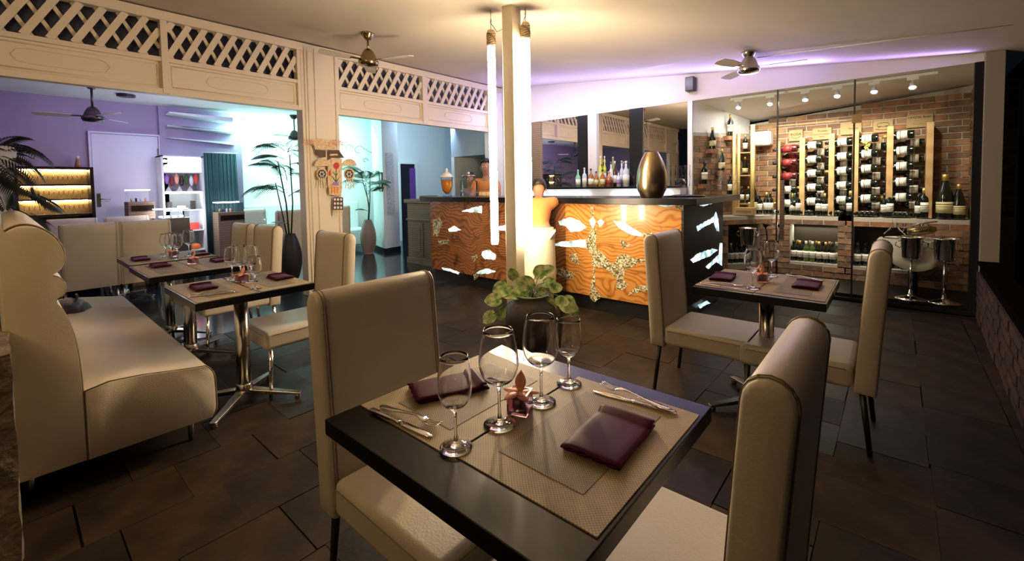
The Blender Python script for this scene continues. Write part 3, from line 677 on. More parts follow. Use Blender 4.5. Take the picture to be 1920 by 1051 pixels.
def glass_profile(H, R, rimR, stemH, footR, th=.0016):
    bowl = []; n = 16
    for i in range(n+1):
        f = i/n; z = stemH+(H-stemH)*f
        r = R*math.sqrt(max(0, 1-(1-min(1, f/.42))**2)) if f < .42 else R+(rimR-R)*((f-.42)/.58)**1.8
        bowl.append((max(r, .0045), z))
    outer = [(0.0005, .0), (footR, .0005), (footR, .002), (footR*.6, .0045), (footR*.25, .009), (.0055, .016), (.0038, .03), (.0036, stemH*.75), (.0050, stemH-.004)]+bowl[1:]
    inner = [(max(.0008, r-th), z) for r, z in bowl[2:]][::-1]+[(.0006, bowl[1][1]+.004)]
    return outer+[(rimR-th/2, H+.0006)]+inner
def wine_glass(label, x, y, z, H, R, rim, stem, footR, group, n=40):
    t = MB().lathe([(0, 0)]+glass_profile(H, R, rim, stem, footR)[0:]+[(0, stem+.006)], n).build('wine_glass', 'glass'); t.location = (x, y, z)
    t.data.materials.append(M['bowlglass'])
    for p_ in t.data.polygons:
        if stem+.008 < p_.center.z < H-.002: p_.material_index = 1
    return tag(t, label, 'glass', group)
GG = 'wine glasses on the near table'
ZM = ZT+.0048
def near(px, py): return at(px, py, Z=ZM)
gl = [((855, 838), .205, .038, .031, .085, .036, 'smaller wine glass nearest the left cutlery on the near table'),
      ((937, 795), .232, .048, .036, .095, .039, 'tall red-wine glass standing left of the flower candle'),
      ((1015, 753), .232, .048, .036, .095, .039, 'tall red-wine glass standing behind the flower candle'),
      ((1067, 719), .190, .037, .033, .080, .036, 'smaller wine glass farthest from the camera on the near table')]
for (p, H_, R_, rm, st_, fr_, lb) in gl:
    q_ = near(*p); wine_glass(lb, q_.x, q_.y, ZM, H_, R_, rm, st_, fr_, GG, 56)
def candle(label, loc, rz=.2, group='purple glass candle holders with a flower', petals=True, s=1):
    t = thing('candle_holder', label, 'candle holder', loc, rz, group); a = .026*s; h = .052*s
    mb = MB(); prof = [(-a, -a), (a, -a), (a, a), (-a, a)]
    mb.box(-a, a, -a, a, 0, .008); mb.box(-a, -a+.004, -a, a, .008, h).box(a-.004, a, -a, a, .008, h).box(-a+.004, a-.004, -a, -a+.004, .008, h).box(-a+.004, a-.004, a-.004, a, .008, h)
    mb.build('glass_cube', 'purpleglass', t)
    MB().lathe([(.018*s, .010), (.019*s, .02), (.0175*s, .040*s), (.008*s, .046*s)], 16).build('candle', 'wax', t)
    if petals:
        for k in range(5):
            aa = 2*PI*k/5+.4; v = []; f = []
            up = .9 if k == 1 else .35
            for i in range(6):
                u = i/5; w = .015*math.sin(PI*min(1, u*.85+.12))*s; r = .004+.046*u*s; zz = h-.004+up*r*(1.1 if k == 1 else .5)-.012*u*u*(0 if k == 1 else 1)
                rr = r*(.35 if k == 1 else 1)
                c_ = Vector((math.cos(aa)*rr, math.sin(aa)*rr, zz)); n_ = Vector((-math.sin(aa), math.cos(aa), 0))
                v += [tuple(c_-n_*w), tuple(c_+Vector((0, 0, .003))), tuple(c_+n_*w)]
            for i in range(5):
                for j in range(2): q0 = i*3+j; f.append((q0, q0+1, q0+4, q0+3))
            o = MB().add(v, f, True).build('petal', 'petal', t); o.modifiers.new('s', 'SOLIDIFY').thickness = .0012
        MB().lathe([(0, h-.002), (.007, h+.001), (.005, h+.007), (0, h+.009)], 10).build('flower_heart', 'petalheart', t)
    return t
placemat('woven tan placemat on the left half of the near table', NX-.355, NX-.006, .605, 1.085, 'woven placemats')
placemat('woven tan placemat on the right half of the near table', NX+.002, NX+.355, .615, 1.115, 'woven placemats')
candle('purple glass candle cube with a coral frangipani bloom on the near table', near(975, 770), .35)
p = near(845, 728); napkin('folded burgundy napkin on the left placemat of the near table', (p.x-.005, p.y, ZM), -.45, .12, .20)
p = near(1140, 818); napkin('folded burgundy napkin on the right placemat of the near table', (p.x+.005, p.y+.0, ZM), .05, .135, .20)
def cut(fn, label, a_, b_, z=ZM): p = near(*a_); q_ = near(*b_); return fn(label, p, q_, z)
cut(knife, 'table knife on the left placemat of the near table', (696, 768), (819, 823))
cut(fork, 'fork lying across the knife on the left placemat', (714, 763), (818, 800), ZM+.002)
cut(knife, 'table knife at the right edge of the near table', (1268, 775), (1112, 733))
cut(fork, 'fork beside the knife at the right edge of the near table', (1258, 774), (1118, 722), ZM+.006)
# wine-cellar table
placemat('woven placemat on the left half of the cellar-side table', -.85, -.55, 2.55, 3.14, 'woven placemats')
placemat('woven placemat on the right half of the cellar-side table', -.545, -.245, 2.55, 3.14, 'woven placemats')
def n2(px, py): return at(px, py, Z=ZM)
for p_, lb in (((1411, 540), 'wine glass on the cellar-side table, nearer of the two'), ((1446, 517), 'wine glass on the cellar-side table, farther of the two')):
    q_ = n2(*p_); wine_glass(lb, q_.x, q_.y, ZM, .215, .042, .034, .09, .037, 'wine glasses on the cellar-side table', 32)
candle('purple glass candle cube with flower on the cellar-side table', n2(1429, 528), .3)
p = n2(1355, 521); napkin('burgundy napkin on the left of the cellar-side table', (p.x, p.y, ZM), .1, .12, .18)
p = n2(1513, 536); napkin('burgundy napkin on the right of the cellar-side table', (p.x, p.y, ZM), .0, .12, .18)
cut(knife, 'knife at the front left of the cellar-side table', (1313, 531), (1375, 540)); cut(fork, 'fork at the front left of the cellar-side table', (1320, 529), (1384, 536))
cut(fork, 'fork at the back right of the cellar-side table', (1545, 527), (1475, 516))
# banquette tables
def setting(tn, x, y, lx, ly, napk, gls, cand, cutl=()):
    placemat('woven placemat covering the left half of the '+tn, x-lx/2+.01, x+lx/2-.01, y-ly/2+.01, y-.006, 'woven placemats')
    placemat('woven placemat covering the far half of the '+tn, x-lx/2+.01, x+lx/2-.01, y+.006, y+ly/2-.01, 'woven placemats')
    for (p_, lb) in napk: q_ = n2(*p_); napkin('burgundy napkin '+lb+' on the '+tn, (q_.x, q_.y, ZM), PI/2, .11, .16)
    for (p_, H_, lb) in gls: q_ = n2(*p_); wine_glass('wine glass '+lb+' on the '+tn, q_.x, q_.y, ZM, H_, .2*H_, .155*H_, .42*H_, .17*H_, 'wine glasses on the '+tn, 28)
    if cand: candle('purple glass candle cube on the '+tn, n2(*cand), .3)
setting('table by the front end of the banquette', -3.04, .94, .66, .62, [((381, 540), 'nearest the banquette'), ((525, 521), 'on the chair side')],
        [((436, 524), .215, 'leftmost'), ((452, 527), .23, 'second from left'), ((471, 528), .23, 'third from left'), ((479, 541), .19, 'rightmost')], (454, 528))
cut(fork, 'fork nearest the banquette end on its table', (436, 545), (382, 551)); cut(knife, 'knife nearest the banquette end on its table', (440, 547), (378, 554))
setting('second banquette table', -4.15, .93, .72, .60, [((300, 499), 'nearest the banquette'), ((412, 489), 'on the chair side')], [], (362, 494))
setting('farthest banquette table', -4.89, .95, .64, .60, [((263, 487), 'nearest the banquette'), ((376, 477), 'on the chair side')],
        [((311, 480), .20, 'leftmost'), ((322, 483), .22, 'second from left'), ((333, 486), .22, 'third from left'), ((355, 479), .23, 'rightmost')], (326, 480))
for (p_, lb) in (((508, 418), 'left'), ((519, 417), 'right')):
    q_ = n2(*p_); wine_glass('%s wine glass on the table by the green wall' % lb, -7.80+(.1 if lb == 'right' else -.08), 2.9+(.12 if lb == 'right' else -.05), ZT, .2, .04, .032, .09, .035, 'glasses by the green wall', 20)
# ---------------- banquette
def banquette():
    t = thing('banquette', 'long cream leather banquette with rolled back at the left', 'sofa', (0, 0, 0))
    x1, x0 = -2.65, -5.05
    # back profile (Y, Z)
    P = [(-.02, .13), (-.02, 1.10), (0, 1.155), (.045, 1.178), (.09, 1.168), (.135, 1.13), (.162, 1.08), (.168, 1.03), (.155, .985), (.128, .962), (.150, .945), (.165, .915), (.160, .875), (.133, .850), (.155, .80), (.178, .72), (.192, .62), (.198, .52), (.2, .43), (.2, .13)]
    def smooth(P, n=4):
        out = [P[0]]
        for i in range(len(P)-1):
            p0, p1, p2, p3 = P[max(0, i-1)], P[i], P[i+1], P[min(len(P)-1, i+2)]
            if i in (0, len(P)-2): out.append(p2); continue
            for k in range(1, n+1):
                t_ = k/n; out.append(tuple(.5*((2*p1[c])+(-p0[c]+p2[c])*t_+(2*p0[c]-5*p1[c]+4*p2[c]-p3[c])*t_*t_+(-p0[c]+3*p1[c]-3*p2[c]+p3[c])*t_**3) for c in (0, 1)))
        return out
    P = smooth(P)
    def ext(P, xa, xb, name, seamr=True, ins=.02):
        N = len(P); cy = sum(p[0] for p in P)/N; cz = sum(p[1] for p in P)/N; v = []; f = []
        xs = [xb, xb+ins*.3, xb+ins, xa-ins, xa-ins*.3, xa]; ii = [ins, ins*.35, 0, 0, ins*.35, ins]
        for x, q_ in zip(xs, ii):
            for (y, z) in P:
                dy, dz = y-cy, z-cz; v.append((x, cy+dy*(1-q_/max(.12, abs(dy)+.02)*.55), cz+dz*(1-q_*.45/max(.2, abs(dz)))))
        for k in range(5):
            for i in range(N): f.append((k*N+i, k*N+(i+1) % N, (k+1)*N+(i+1) % N, (k+1)*N+i))
        f.append(tuple(range(N))); f.append(tuple(range(6*N-1, 5*N-1, -1)))
        o = MB().add(v, f, True).build(name, 'leather', t, tri=True); o.modifiers.new('e', 'EDGE_SPLIT').split_angle = math.radians(55)
        return o
    ext(P, x1, x0, 'backrest')
    S = [(.2, .13), (.2, .44), (.60, .415), (.655, .40), (.682, .36), (.688, .30), (.688, .17), (.67, .13)]
    S = smooth(S)
    ext(S, x1+.005, x0, 'seat')
    sm = MB()
    sm.tube([(x1-.004, y*.97+.003, z) for y, z in P[1:]], .0035, 5)
    sm.build('piping', 'seam', t)
    MB().tube([(x1+.0, y, z) for y, z in S[1:]], .003, 5).build('piping', 'seam', t)
    MB().tube([(x1-.005, .655, .402), (x0, .655, .402)], .0025, 5).build('piping', 'seam', t)
    for x in (x1-.12, -3.9, x0+.1):
        for y in (.60, .03): MB().cyl(x, y, 0, .14, .014, 10).build('leg', 'steel', t)
    return t
banquette()
t = thing('handbag', 'dark leather bag slumped on the far end of the banquette seat', 'bag', (-4.6, .30, .43))
st_ = bmesh.new(); bmesh.ops.create_uvsphere(st_, u_segments=20, v_segments=12, radius=1)
for v_ in st_.verts: v_.co = Vector((v_.co.x*.26, v_.co.y*.11+.01*math.sin(v_.co.x*7), max(-.0, v_.co.z*.09)+.004*math.sin(v_.co.x*20)))
me = bpy.data.meshes.new('bag'); st_.to_mesh(me); st_.free(); me.materials.append(mat('dark_bag_leather', (.035, .016, .010), .45, bump=.5, bscale=20))
for p_ in me.polygons: p_.use_smooth = True
o = bpy.data.objects.new('bag_body', me); COL.objects.link(o); o.parent = t
MB().tube([(-.1, .02, .05), (-.05, .04, .11), (.06, .04, .11), (.12, .0, .05), (.22, .05, .02)], .008, 6).build('strap', o.data.materials[0], t)
# dark wall behind the banquette
sbox('wall_banquette', 'darkgap', -4.9, -2.72, -.12, -.04, 0, .92)
# ---------------- bar
bar = thing('bar_counter', 'golden burl-wood bar with glowing resin inlays and dark top', 'bar counter', (0, 0, 0))
BX0, BX1, BYF = -4.93, -1.43, 3.94
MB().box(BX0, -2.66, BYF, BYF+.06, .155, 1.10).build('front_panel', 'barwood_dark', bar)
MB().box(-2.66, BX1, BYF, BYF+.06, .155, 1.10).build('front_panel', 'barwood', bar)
MB().box(BX1-.05, BX1, BYF+.06, 5.2, .155, 1.10).build('end_panel', 'barend', bar)
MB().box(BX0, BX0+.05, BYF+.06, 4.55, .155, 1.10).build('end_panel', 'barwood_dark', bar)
MB().box(BX0+.03, BX1-.02, BYF+.04, 4.5, 0, .155).box(BX1-.5, BX1-.03, 4.5, 5.15, 0, .155).build('kick_plinth', 'barkick', bar)
ct = MB(); ct.prism([(BX0-.12, BYF-.09, 1.105), (BX1+.16, BYF-.09, 1.105), (BX1+.16, 5.25, 1.105), (BX1-.5, 5.25, 1.105), (BX1-.5, 4.62, 1.105), (BX0-.12, 4.62, 1.105)], (0, 0, .06)); ct.build('countertop', 'tableblack', bar, bevel=.004, tri=True)
OX, OY, SC = 780, 340, 3.2
def inlay(pts, m_, name='inlay', plane='Y', th=.004):
    P = []
    for x, y in pts:
        q_ = at(OX+x/SC, OY+y/SC, Y=BYF) if plane == 'Y' else at(OX+x/SC, OY+y/SC, X=BX1)
        P.append(q_)
    # jitter outline for an organic edge
    Q = []
    for i, a_ in enumerate(P):
        b_ = P[(i+1) % len(P)]; Q.append(a_)
        L = (b_-a_).length; n = max(1, int(L/.03))
        for k in range(1, n):
            j = Vector((random.uniform(-1, 1)*.005, 0, random.uniform(-1, 1)*.005)) if plane == 'Y' else Vector((0, random.uniform(-1, 1)*.005, random.uniform(-1, 1)*.005))
            Q.append(a_.lerp(b_, k/n)+j)
    off = (0, -th, 0) if plane == 'Y' else (th, 0, 0)
    o = MB().prism(Q, off).build(name, m_, bar, tri=True); return o
WI = [[(275, 180), (345, 155), (395, 145), (395, 190), (345, 184)], [(195, 285), (230, 266), (272, 290), (235, 300), (200, 302)],
      [(400, 420), (440, 408), (480, 440), (475, 468), (415, 465), (395, 440)], [(155, 515), (210, 525), (262, 545), (255, 558), (215, 542), (165, 530)],
      [(360, 548), (395, 530), (430, 522), (480, 540), (440, 552), (395, 556)], [(495, 272), (535, 260), (535, 294), (500, 290)],
      [(855, 238), (920, 215), (980, 235), (1025, 275), (985, 298), (930, 303), (900, 268), (865, 262)],
      [(805, 378), (880, 360), (960, 352), (1022, 345), (1022, 395), (950, 392), (880, 390)],
      [(1185, 235), (1230, 242), (1300, 280), (1355, 310), (1350, 330), (1290, 317), (1230, 285)],
      [(1040, 232), (1060, 215), (1080, 245), (1062, 282)], [(1090, 240), (1110, 225), (1130, 245), (1105, 272)], [(1430, 136), (1500, 134), (1560, 144), (1500, 152)]]
VN = [[(1045, 150), (1066, 150), (1068, 215), (1060, 215)], [(1050, 285), (1085, 285), (1078, 360), (1082, 405), (1135, 445), (1168, 492), (1200, 480), (1215, 440), (1250, 435), (1330, 463), (1415, 470), (1415, 492), (1340, 482), (1318, 502), (1252, 532), (1245, 588), (1272, 622), (1240, 652), (1200, 640), (1205, 588), (1160, 540), (1108, 512), (1062, 520), (1052, 440), (1022, 400), (1030, 340)],
      [(1062, 524), (1075, 524), (1075, 600), (1080, 650), (1115, 690), (1072, 726), (1046, 700), (1046, 650), (1055, 590)],
      [(915, 440), (960, 425), (985, 500), (940, 485)], [(835, 520), (880, 518), (952, 555), (938, 590), (880, 572), (840, 550)], [(1345, 312), (1420, 304), (1420, 332), (1352, 330)],
      [(1225, 348), (1295, 382), (1240, 402)], [(1325, 628), (1422, 614), (1422, 645), (1300, 672), (1262, 690)], [(1545, 150), (1605, 138), (1605, 176)],
      [(100, 232), (138, 215), (160, 245), (132, 330), (104, 322)], [(130, 352), (200, 350), (190, 376), (140, 380)], [(330, 448), (362, 436), (372, 455), (348, 482)], [(345, 560), (375, 545), (370, 580), (350, 592)]]
for w in VN: inlay(w, 'crushed', 'crushed_glass_vein', th=.003)
for w in WI: inlay(w, 'inlay', 'resin_inlay', th=.006)
EI = [[(1690, 132), (1790, 125), (1745, 143), (1710, 148)], [(1682, 270), (1755, 228), (1785, 212), (1798, 182), (1812, 225), (1818, 300), (1803, 296), (1785, 242), (1720, 276), (1690, 298)],
      [(1645, 470), (1690, 432), (1780, 402), (1808, 410), (1762, 448), (1702, 470), (1662, 488)], [(1738, 512), (1790, 462), (1816, 440), (1822, 370), (1836, 370), (1834, 505), (1800, 480), (1752, 524)], [(1690, 742), (1740, 715), (1765, 728), (1702, 760)]]
for w in EI: inlay(w, 'inlay_bright', 'resin_inlay', 'X')
# wooden cabinet at the left end of the bar
cb = thing('wooden_cabinet', 'weathered wooden cabinet at the left end of the bar', 'cabinet', (0, 0, 0))
CBX0, CBX1, CBY = -6.36, -5.0, 4.58
MB().box(CBX0, CBX1, CBY, 4.95, .0, 1.04).build('body', 'greywood', cb, bevel=.004)
MB().box(CBX0-.04, CBX1, CBY-.04, 4.97, 1.04, 1.10).build('top', 'greywood', cb, bevel=.006)
MB().box(CBX0-.02, CBX1, CBY-.02, 4.95, .74, .77).build('moulding', 'greywood', cb, bevel=.004)
MB().box(CBX0-.02, CBX1, CBY-.02, 4.95, .0, .10).build('plinth', 'greywood', cb, bevel=.004)
for x in (CBX0+.05, CBX0+.52, CBX0+.98):
    f = MB(); f.box(x, x+.38, CBY-.012, CBY, .15, .70); d = f.build('door', 'greywood', cb); MB().box(x+.06, x+.32, CBY-.02, CBY-.012, .21, .64).build('raised_panel', 'greywood', d, bevel=.006)
t = at(785, 372, Z=1.1)
for k in range(3): tag(MB().box(-.13, .13, -.09, .09, 0, .018).build('menu_book', 'backtable' if k % 2 else 'greywood'), ['bottom', 'middle', 'top'][k]+' book of the small stack on the cabinet end', 'book', 'books on the wooden cabinet').location = (CBX0+.3+.01*k, 4.8, 1.10+.019*k)
# ribbed golden vase, jars
def lathe_thing(name, label, cat, prof, loc, m_, n=32, group=None):
    o = MB().lathe(prof, n).build(name, m_); o.location = loc; return tag(o, label, cat, group)
pv = at(1222, 358, Z=1.166)
pv = Vector((-1.86, 4.19, 1.166)); 
prof = [(0, 0)]; Hh = .43
for i in range(61):
    f = i/60; r = .088+.072*math.sin(PI*min(1, (f+.16)/1.02)**.82) if f < .9 else 0
    r = .096+.042*math.sin(PI/2*min(1, f/.30)) if f < .30 else .058+.080*math.cos(PI/2*((f-.30)/.70)**1.35)
    prof.append((r+.0022*(i % 2), Hh*f))
prof += [(prof[-1][0]-.008, Hh), (prof[-1][0]-.01, Hh-.03), (0, Hh-.035)]
lathe_thing('metal_vase', 'egg-shaped ribbed bronze-gold vase standing on the bar top', 'vase', prof, at(1222, 366, Y=3.99+.05).xy.to_3d()+Vector((0, 0, 1.166)), 'brushgold', 40)
tag(MB().cyl(0, 0, 0, .012, .19, 32).build('serving_tray', 'tableblack'), 'flat black tray on the bar right of the bronze vase', 'tray').location = (-1.55, 4.35, 1.166)
ju = thing('juice_dispenser', 'glass urn of amber drink on the left end of the bar', 'drinks dispenser', Vector((-4.81, 4.15, 1.166)))
MB().lathe([(0, 0), (.06, 0), (.06, .01), (.02, .025), (.02, .04)], 24).build('foot', 'thin', ju)
MB().lathe([(0, .04), (.03, .045), (.058, .09), (.073, .16), (.078, .235), (0, .236)], 28).build('drink', 'amber', ju)
MB().lathe([(.02, .036), (.062, .085), (.078, .16), (.083, .24), (.085, .27)], 28).build('bowl', 'thin', ju)
MB().lathe([(.09, .27), (.088, .285), (.06, .315), (.03, .34), (.012, .35), (.02, .365), (.02, .38), (0, .40)], 28).build('lid', 'whitecap', ju)
j2 = thing('glass_jar', 'large clear lidded jar beside the amber drink urn', 'jar', Vector((-4.36, 4.15, 1.166)))
MB().lathe([(0, 0), (.11, 0), (.115, .02), (.115, .2), (.08, .235), (.08, .27)], 28).build('body', 'thin', j2)
MB().lathe([(.09, .27), (.09, .285), (0, .29)], 28).build('lid', 'steel', j2); MB().lathe([(0, .29), (.012, .295), (.02, .315), (.012, .33), (0, .335)], 16).build('knob', 'steel', j2)
MB().tube([(.0, -.116, .2), (.0, -.116, .02)], .004, 6).build('tap', 'steel', j2)
for k, (x, y) in enumerate(((-4.02, 4.15),)):
    t = thing('wire_basket', 'low wire caddy on the bar just left of the lamp', 'basket', (x, y, 1.166)); b_ = MB()
    for z in (.01, .09): b_.tube([(-.12, -.06, z), (.12, -.06, z), (.12, .06, z), (-.12, .06, z), (-.12, -.06, z)], .003, 5)
    for xx in (-.12, -.04, .04, .12): b_.tube([(xx, -.06, .01), (xx, -.06, .09)], .003, 5).tube([(xx, .06, .01), (xx, .06, .09)], .003, 5)
    b_.build('wire_frame', 'brass', t); MB().box(-.1, .1, -.05, .05, .004, .06).build('sachets', 'straw', t)
# back bar: mirror with dark pilasters, shelf, lit counter
mr = struct(MB().box(-5.3, -2.09, YB+.01, YB+.028, 1.2, 2.366).build('window_4', 'mirror')); mr.name = 'mirror'; mr['kind'] = 'structure'
MB().box(-2.72, -2.70, YB, YB+.01, 1.3, 2.366).build('joint', 'steel', mr)
for a_, b_, m_ in ((1181, 1206, 'blackmetal'), (1084, 1104, 'blackmetal'), (998, 1014, 'greywood')):
    p_, q_ = at(a_, 250, Y=YB), at(b_, 250, Y=YB); MB().box(p_.x, q_.x, YB-.02, YB+.008, 1.27, 2.366).build('pilaster', m_, mr)
p_, q_ = at(1104, 250, Y=YB), at(1120, 250, Y=YB); MB().box(p_.x, q_.x, YB-.03, YB+.008, 1.27, 2.366).build('pilaster', 'cream_wall', mr)
bs = thing('back_bar_shelf', 'long dark shelf under the bar mirror with pale front', 'shelf', (0, 0, 0))
MB().box(-5.0, -2.09, 5.60, YB, 1.235, 1.262).build('shelf_board', 'tableblack', bs, bevel=.003)
MB().box(-5.0, -2.09, 5.72, YB, .9, 1.235).build('riser', 'white', bs)
wk = thing('back_counter', 'white lit work counter behind the bar below the bottles', 'counter', (0, 0, 0))
MB().box(-4.75, -2.09, 5.35, 5.72, .0, 1.10).build('body', 'white', wk); MB().box(-4.75, -2.09, 5.30, 5.72, 1.10, 1.14).build('worktop', 'white', wk, bevel=.003)
for a_, b_ in ((-4.7, -3.42), (-3.05, -2.2)): MB().box(a_, b_, 5.705, 5.718, 1.150, 1.185).build('light_strip', 'ledwhite', wk)
# bottles -------------------------------------------------------------------
def bottle_proto(kind):
    t = thing({'champ': 'champagne_bottle'}.get(kind, 'wine_bottle'), 'x', 'bottle', (0, 0, 0))
    if kind == 'champ': body = [(0, 0), (.045, 0), (.047, .01), (.047, .15), (.04, .19), (.022, .25), (.017, .275), (.016, .31), (0, .311)]; cap = [(.0175, .255), (.018, .30), (.019, .318), (0, .32)]; bm_, cm_, lm_ = 'bottle', 'gold', 'yellowlabel'; lab = (.0478, .04, .12)
    else:
        body = [(0, 0), (.036, 0), (.038, .008), (.038, .185), (.034, .205), (.017, .228), (.0145, .25), (.0145, .296), (0, .297)]; cap = [(.0155, .238), (.0155, .298), (0, .30)]
        bm_, cm_, lm_ = {'red': ('bottle', 'blackcap', 'whitelabel'), 'white': ('greenbottle', 'whitecap', 'whitelabel'), 'ruby': ('redbottle', 'blackcap', 'redlabel'), 'goldcap': ('bottle', 'gold', 'whitelabel')}[kind]; lab = (.0385, .06, .155)
    MB().lathe(body, 18).build('bottle_glass', bm_, t); MB().lathe(cap, 14).build('capsule', cm_, t)
    MB().lathe([(lab[0], lab[1]), (lab[0], lab[2])], 18).build('paper_label', lm_, t, fix=False)
    if kind != 'ruby': MB().lathe([(lab[0]+.0004, lab[1]+.045), (lab[0]+.0004, lab[1]+.049)], 18).lathe([(lab[0]+.0004, lab[1]+.06), (lab[0]+.0004, lab[1]+.068)], 18).build('label_print', 'greywood', t, fix=False)
    return t
PROTO = {k: bottle_proto(k) for k in ('red', 'white', 'ruby', 'goldcap', 'champ')}
used = set()
ORDN = ['first', 'second', 'third', 'fourth', 'fifth', 'sixth', 'seventh', 'eighth', 'ninth', 'tenth', 'eleventh', 'twelfth', 'thirteenth', 'fourteenth', 'fifteenth', 'sixteenth', 'seventeenth']
def bottle(kind, label, loc, rot=(0, 0, 0), group=None, s=1):
    t = PROTO[kind] if kind not in used else copy_tree(PROTO[kind]); 
    if kind in used: pass
    used.add(kind); t.location = loc; t.rotation_euler = rot; t.scale = (s, s, s); t['label'] = label
    if group: t['group'] = group
    return t
# clean prototypes are copied before use
_base = {k: v for k, v in PROTO.items()}
# rack boards
RKY = 7.05
rk = []
posts = [at(px, 330, Y=RKY).x for px in (1463, 1507, 1561, 1605, 1668, 1741)]
tops = [1.835, 1.86, 1.89, 1.905, 1.925, 1.94]
for k, x in enumerate(posts):
    t = thing('wine_rack_post', ['first', 'second', 'third', 'fourth', 'fifth', 'rightmost'][k]+' from the left of the pale wooden rack posts on the cellar wall', 'wine rack', (x, RKY, .85), 0, 'wooden rack posts in the cellar')
    h = tops[k]-.85; w = .045 if k in (0,) else .06
    MB().box(-w/2, w/2, -.15, .13, 0, h).build('board', 'rackwood', t, bevel=.003)
    for j in range(6):
        MB().tube([(w/2-.001, -.03+.06*(j % 2), .12+j*.15), (w/2+.002, -.03+.06*(j % 2), .12+j*.15)], .017, 12).build('neck_hole', 'darkgap', t)
RW = ['top', 'second', 'third', 'fourth', 'bottom']
CLN = ['first', 'second', 'third', 'fourth', 'fifth']
for c in range(5):
    xa, xb = posts[c]+.03, posts[c+1]-.03; wd = xb-xa; zt_ = (tops[c]+tops[c+1])/2
    for r in range(5):
        z = zt_-.12-r*.182
        kind = 'ruby' if (c == 0 and r < 3) else ('goldcap' if (c+r) % 4 == 0 else 'red')
        # neck in the left board, base towards the viewer and right
        dv = Vector((1, -.16, .03)).normalized()
        rot = (-dv).to_track_quat('Z', 'Y').to_euler()
        p0 = Vector((xa, RKY-.10, z)); s_ = .98
        base = p0+dv*(.19*s_)
        bottle(kind, 'wine bottle, left-hand one of the %s rack bay from the left, %s row' % (CLN[c], RW[r]), base, rot, 'bottles lying in the cellar rack', s_).scale = (1.3, 1.3, .98)
        dv = Vector((1, -.05, .0)).normalized(); rot = (-dv).to_track_quat('Z', 'Y').to_euler()
        base = Vector((xb-.008, RKY+.02, z-.088))
        bottle('red' if not (c == 0 and r < 2) else 'ruby', 'wine bottle, right-hand one of the %s rack bay from the left, %s row' % (CLN[c], RW[r]), base, rot, 'bottles lying in the cellar rack', s_).scale = (1.22, 1.22, .80)
# standing bottles on the shelf (z .85)
def shelfx(px, Y): return at(px, 400, Y=Y).x
SH = [(1412, 'champ', 1.35, 'big champagne bottle with the pale label at the cellar corner'), (1424, 'red', .9, 'dark bottle just right of the corner champagne'), (1437, 'goldcap', 1.0, 'gold-capped bottle left of the first rack post'), (1444, 'red', 1.0, 'dark bottle against the left side of the first rack post'),
      (1486, 'goldcap', .95, 'gold-capped bottle standing below the first rack bay'), (1496, 'red', 1.0, 'dark bottle standing right of the gold-capped one, first rack bay'), (1535, 'red', 1.0, 'white-labelled bottle standing below the second rack bay'), (1546, 'goldcap', .95, 'gold-capped bottle standing below the second rack bay'),
      (1594, 'goldcap', 1.05, 'big white-labelled bottle standing before the glass seam'), (1658, 'red', .95, 'bottle standing below the fourth rack bay, left one'), (1667, 'red', 1.05, 'bottle standing before the fifth rack post'),
      (1722, 'red', .9, 'left of the two bottles before the rightmost rack post'), (1732, 'goldcap', 1.15, 'right of the two bottles before the rightmost rack post'), (1771, 'champ', 1.55, 'magnum champagne bottle with yellow label right of the rack'), (1797, 'champ', 1.2, 'smaller champagne bottle at the far right of the shelf')]
for px, k, s_, lb in SH:
    Yb_ = 6.92; bottle(k, lb, (shelfx(px, Yb_), Yb_, .852), (0, 0, 0), 'bottles standing on the cellar shelf', s_)
# bottles lying on the shelf, base ends out
WHX = [1462, 1471, 1506, 1515, 1524, 1561, 1570, 1579, 1608, 1617, 1626, 1635, 1644, 1679, 1688, 1697, 1706]
for k, px in enumerate(WHX):
    x = shelfx(px, 6.93); d_ = Vector((-.6, .8, .0)).normalized()
    nth = sum(1 for q_ in WHX[:k] if abs(q_-px) < 40)
    bay = {0: 'first', 1: 'first', 2: 'second', 3: 'second', 4: 'second'}.get(k, 'third' if k < 8 else 'fourth' if k < 13 else 'fifth')
    bottle('red', 'bottle lying flat on the brick shelf, %s counted from the left' % ORDN[k], (x, 6.90, .852+.031), d_.to_track_quat('Z', 'Y').to_euler(), 'bottles lying flat on the brick shelf', .78)
# niche bottles
for k in range(14):
    x = -1.02+k*.0355; kind = 'white' if k in (4, 5, 6, 13) else ('goldcap' if k % 3 else 'red')
    bottle(kind, 'wine bottle in the middle niche, %s from the left' % ['first', 'second', 'third', 'fourth', 'fifth', 'sixth', 'seventh', 'eighth', 'ninth', 'tenth', 'eleventh', 'twelfth', 'thirteenth', 'fourteenth'][k], (x, 6.93+.072*(k % 2), .238), (0, 0, .4), 'wine bottles in the middle niche', .9)
for k in range(7):
    bottle('red' if k != 4 else 'goldcap', 'wine bottle in the right-hand niche, %s from the left' % ['first', 'second', 'third', 'fourth', 'fifth', 'sixth', 'seventh'][k], (-.34+k*.072, 6.93+.04*(k % 2), .238), (0, 0, .4), 'wine bottles in the right-hand niche', .95)
for k in range(5):
    pp = pA+wu*(.2+k*.08)-wn*.1; bottle('goldcap' if k % 2 else 'red', 'wine bottle in the left wing niche, %s from the left' % ['first', 'second', 'third', 'fourth', 'fifth'][k], (pp.x, pp.y, .20), (0, 0, .4), 'wine bottles in the left wing niche', .9)
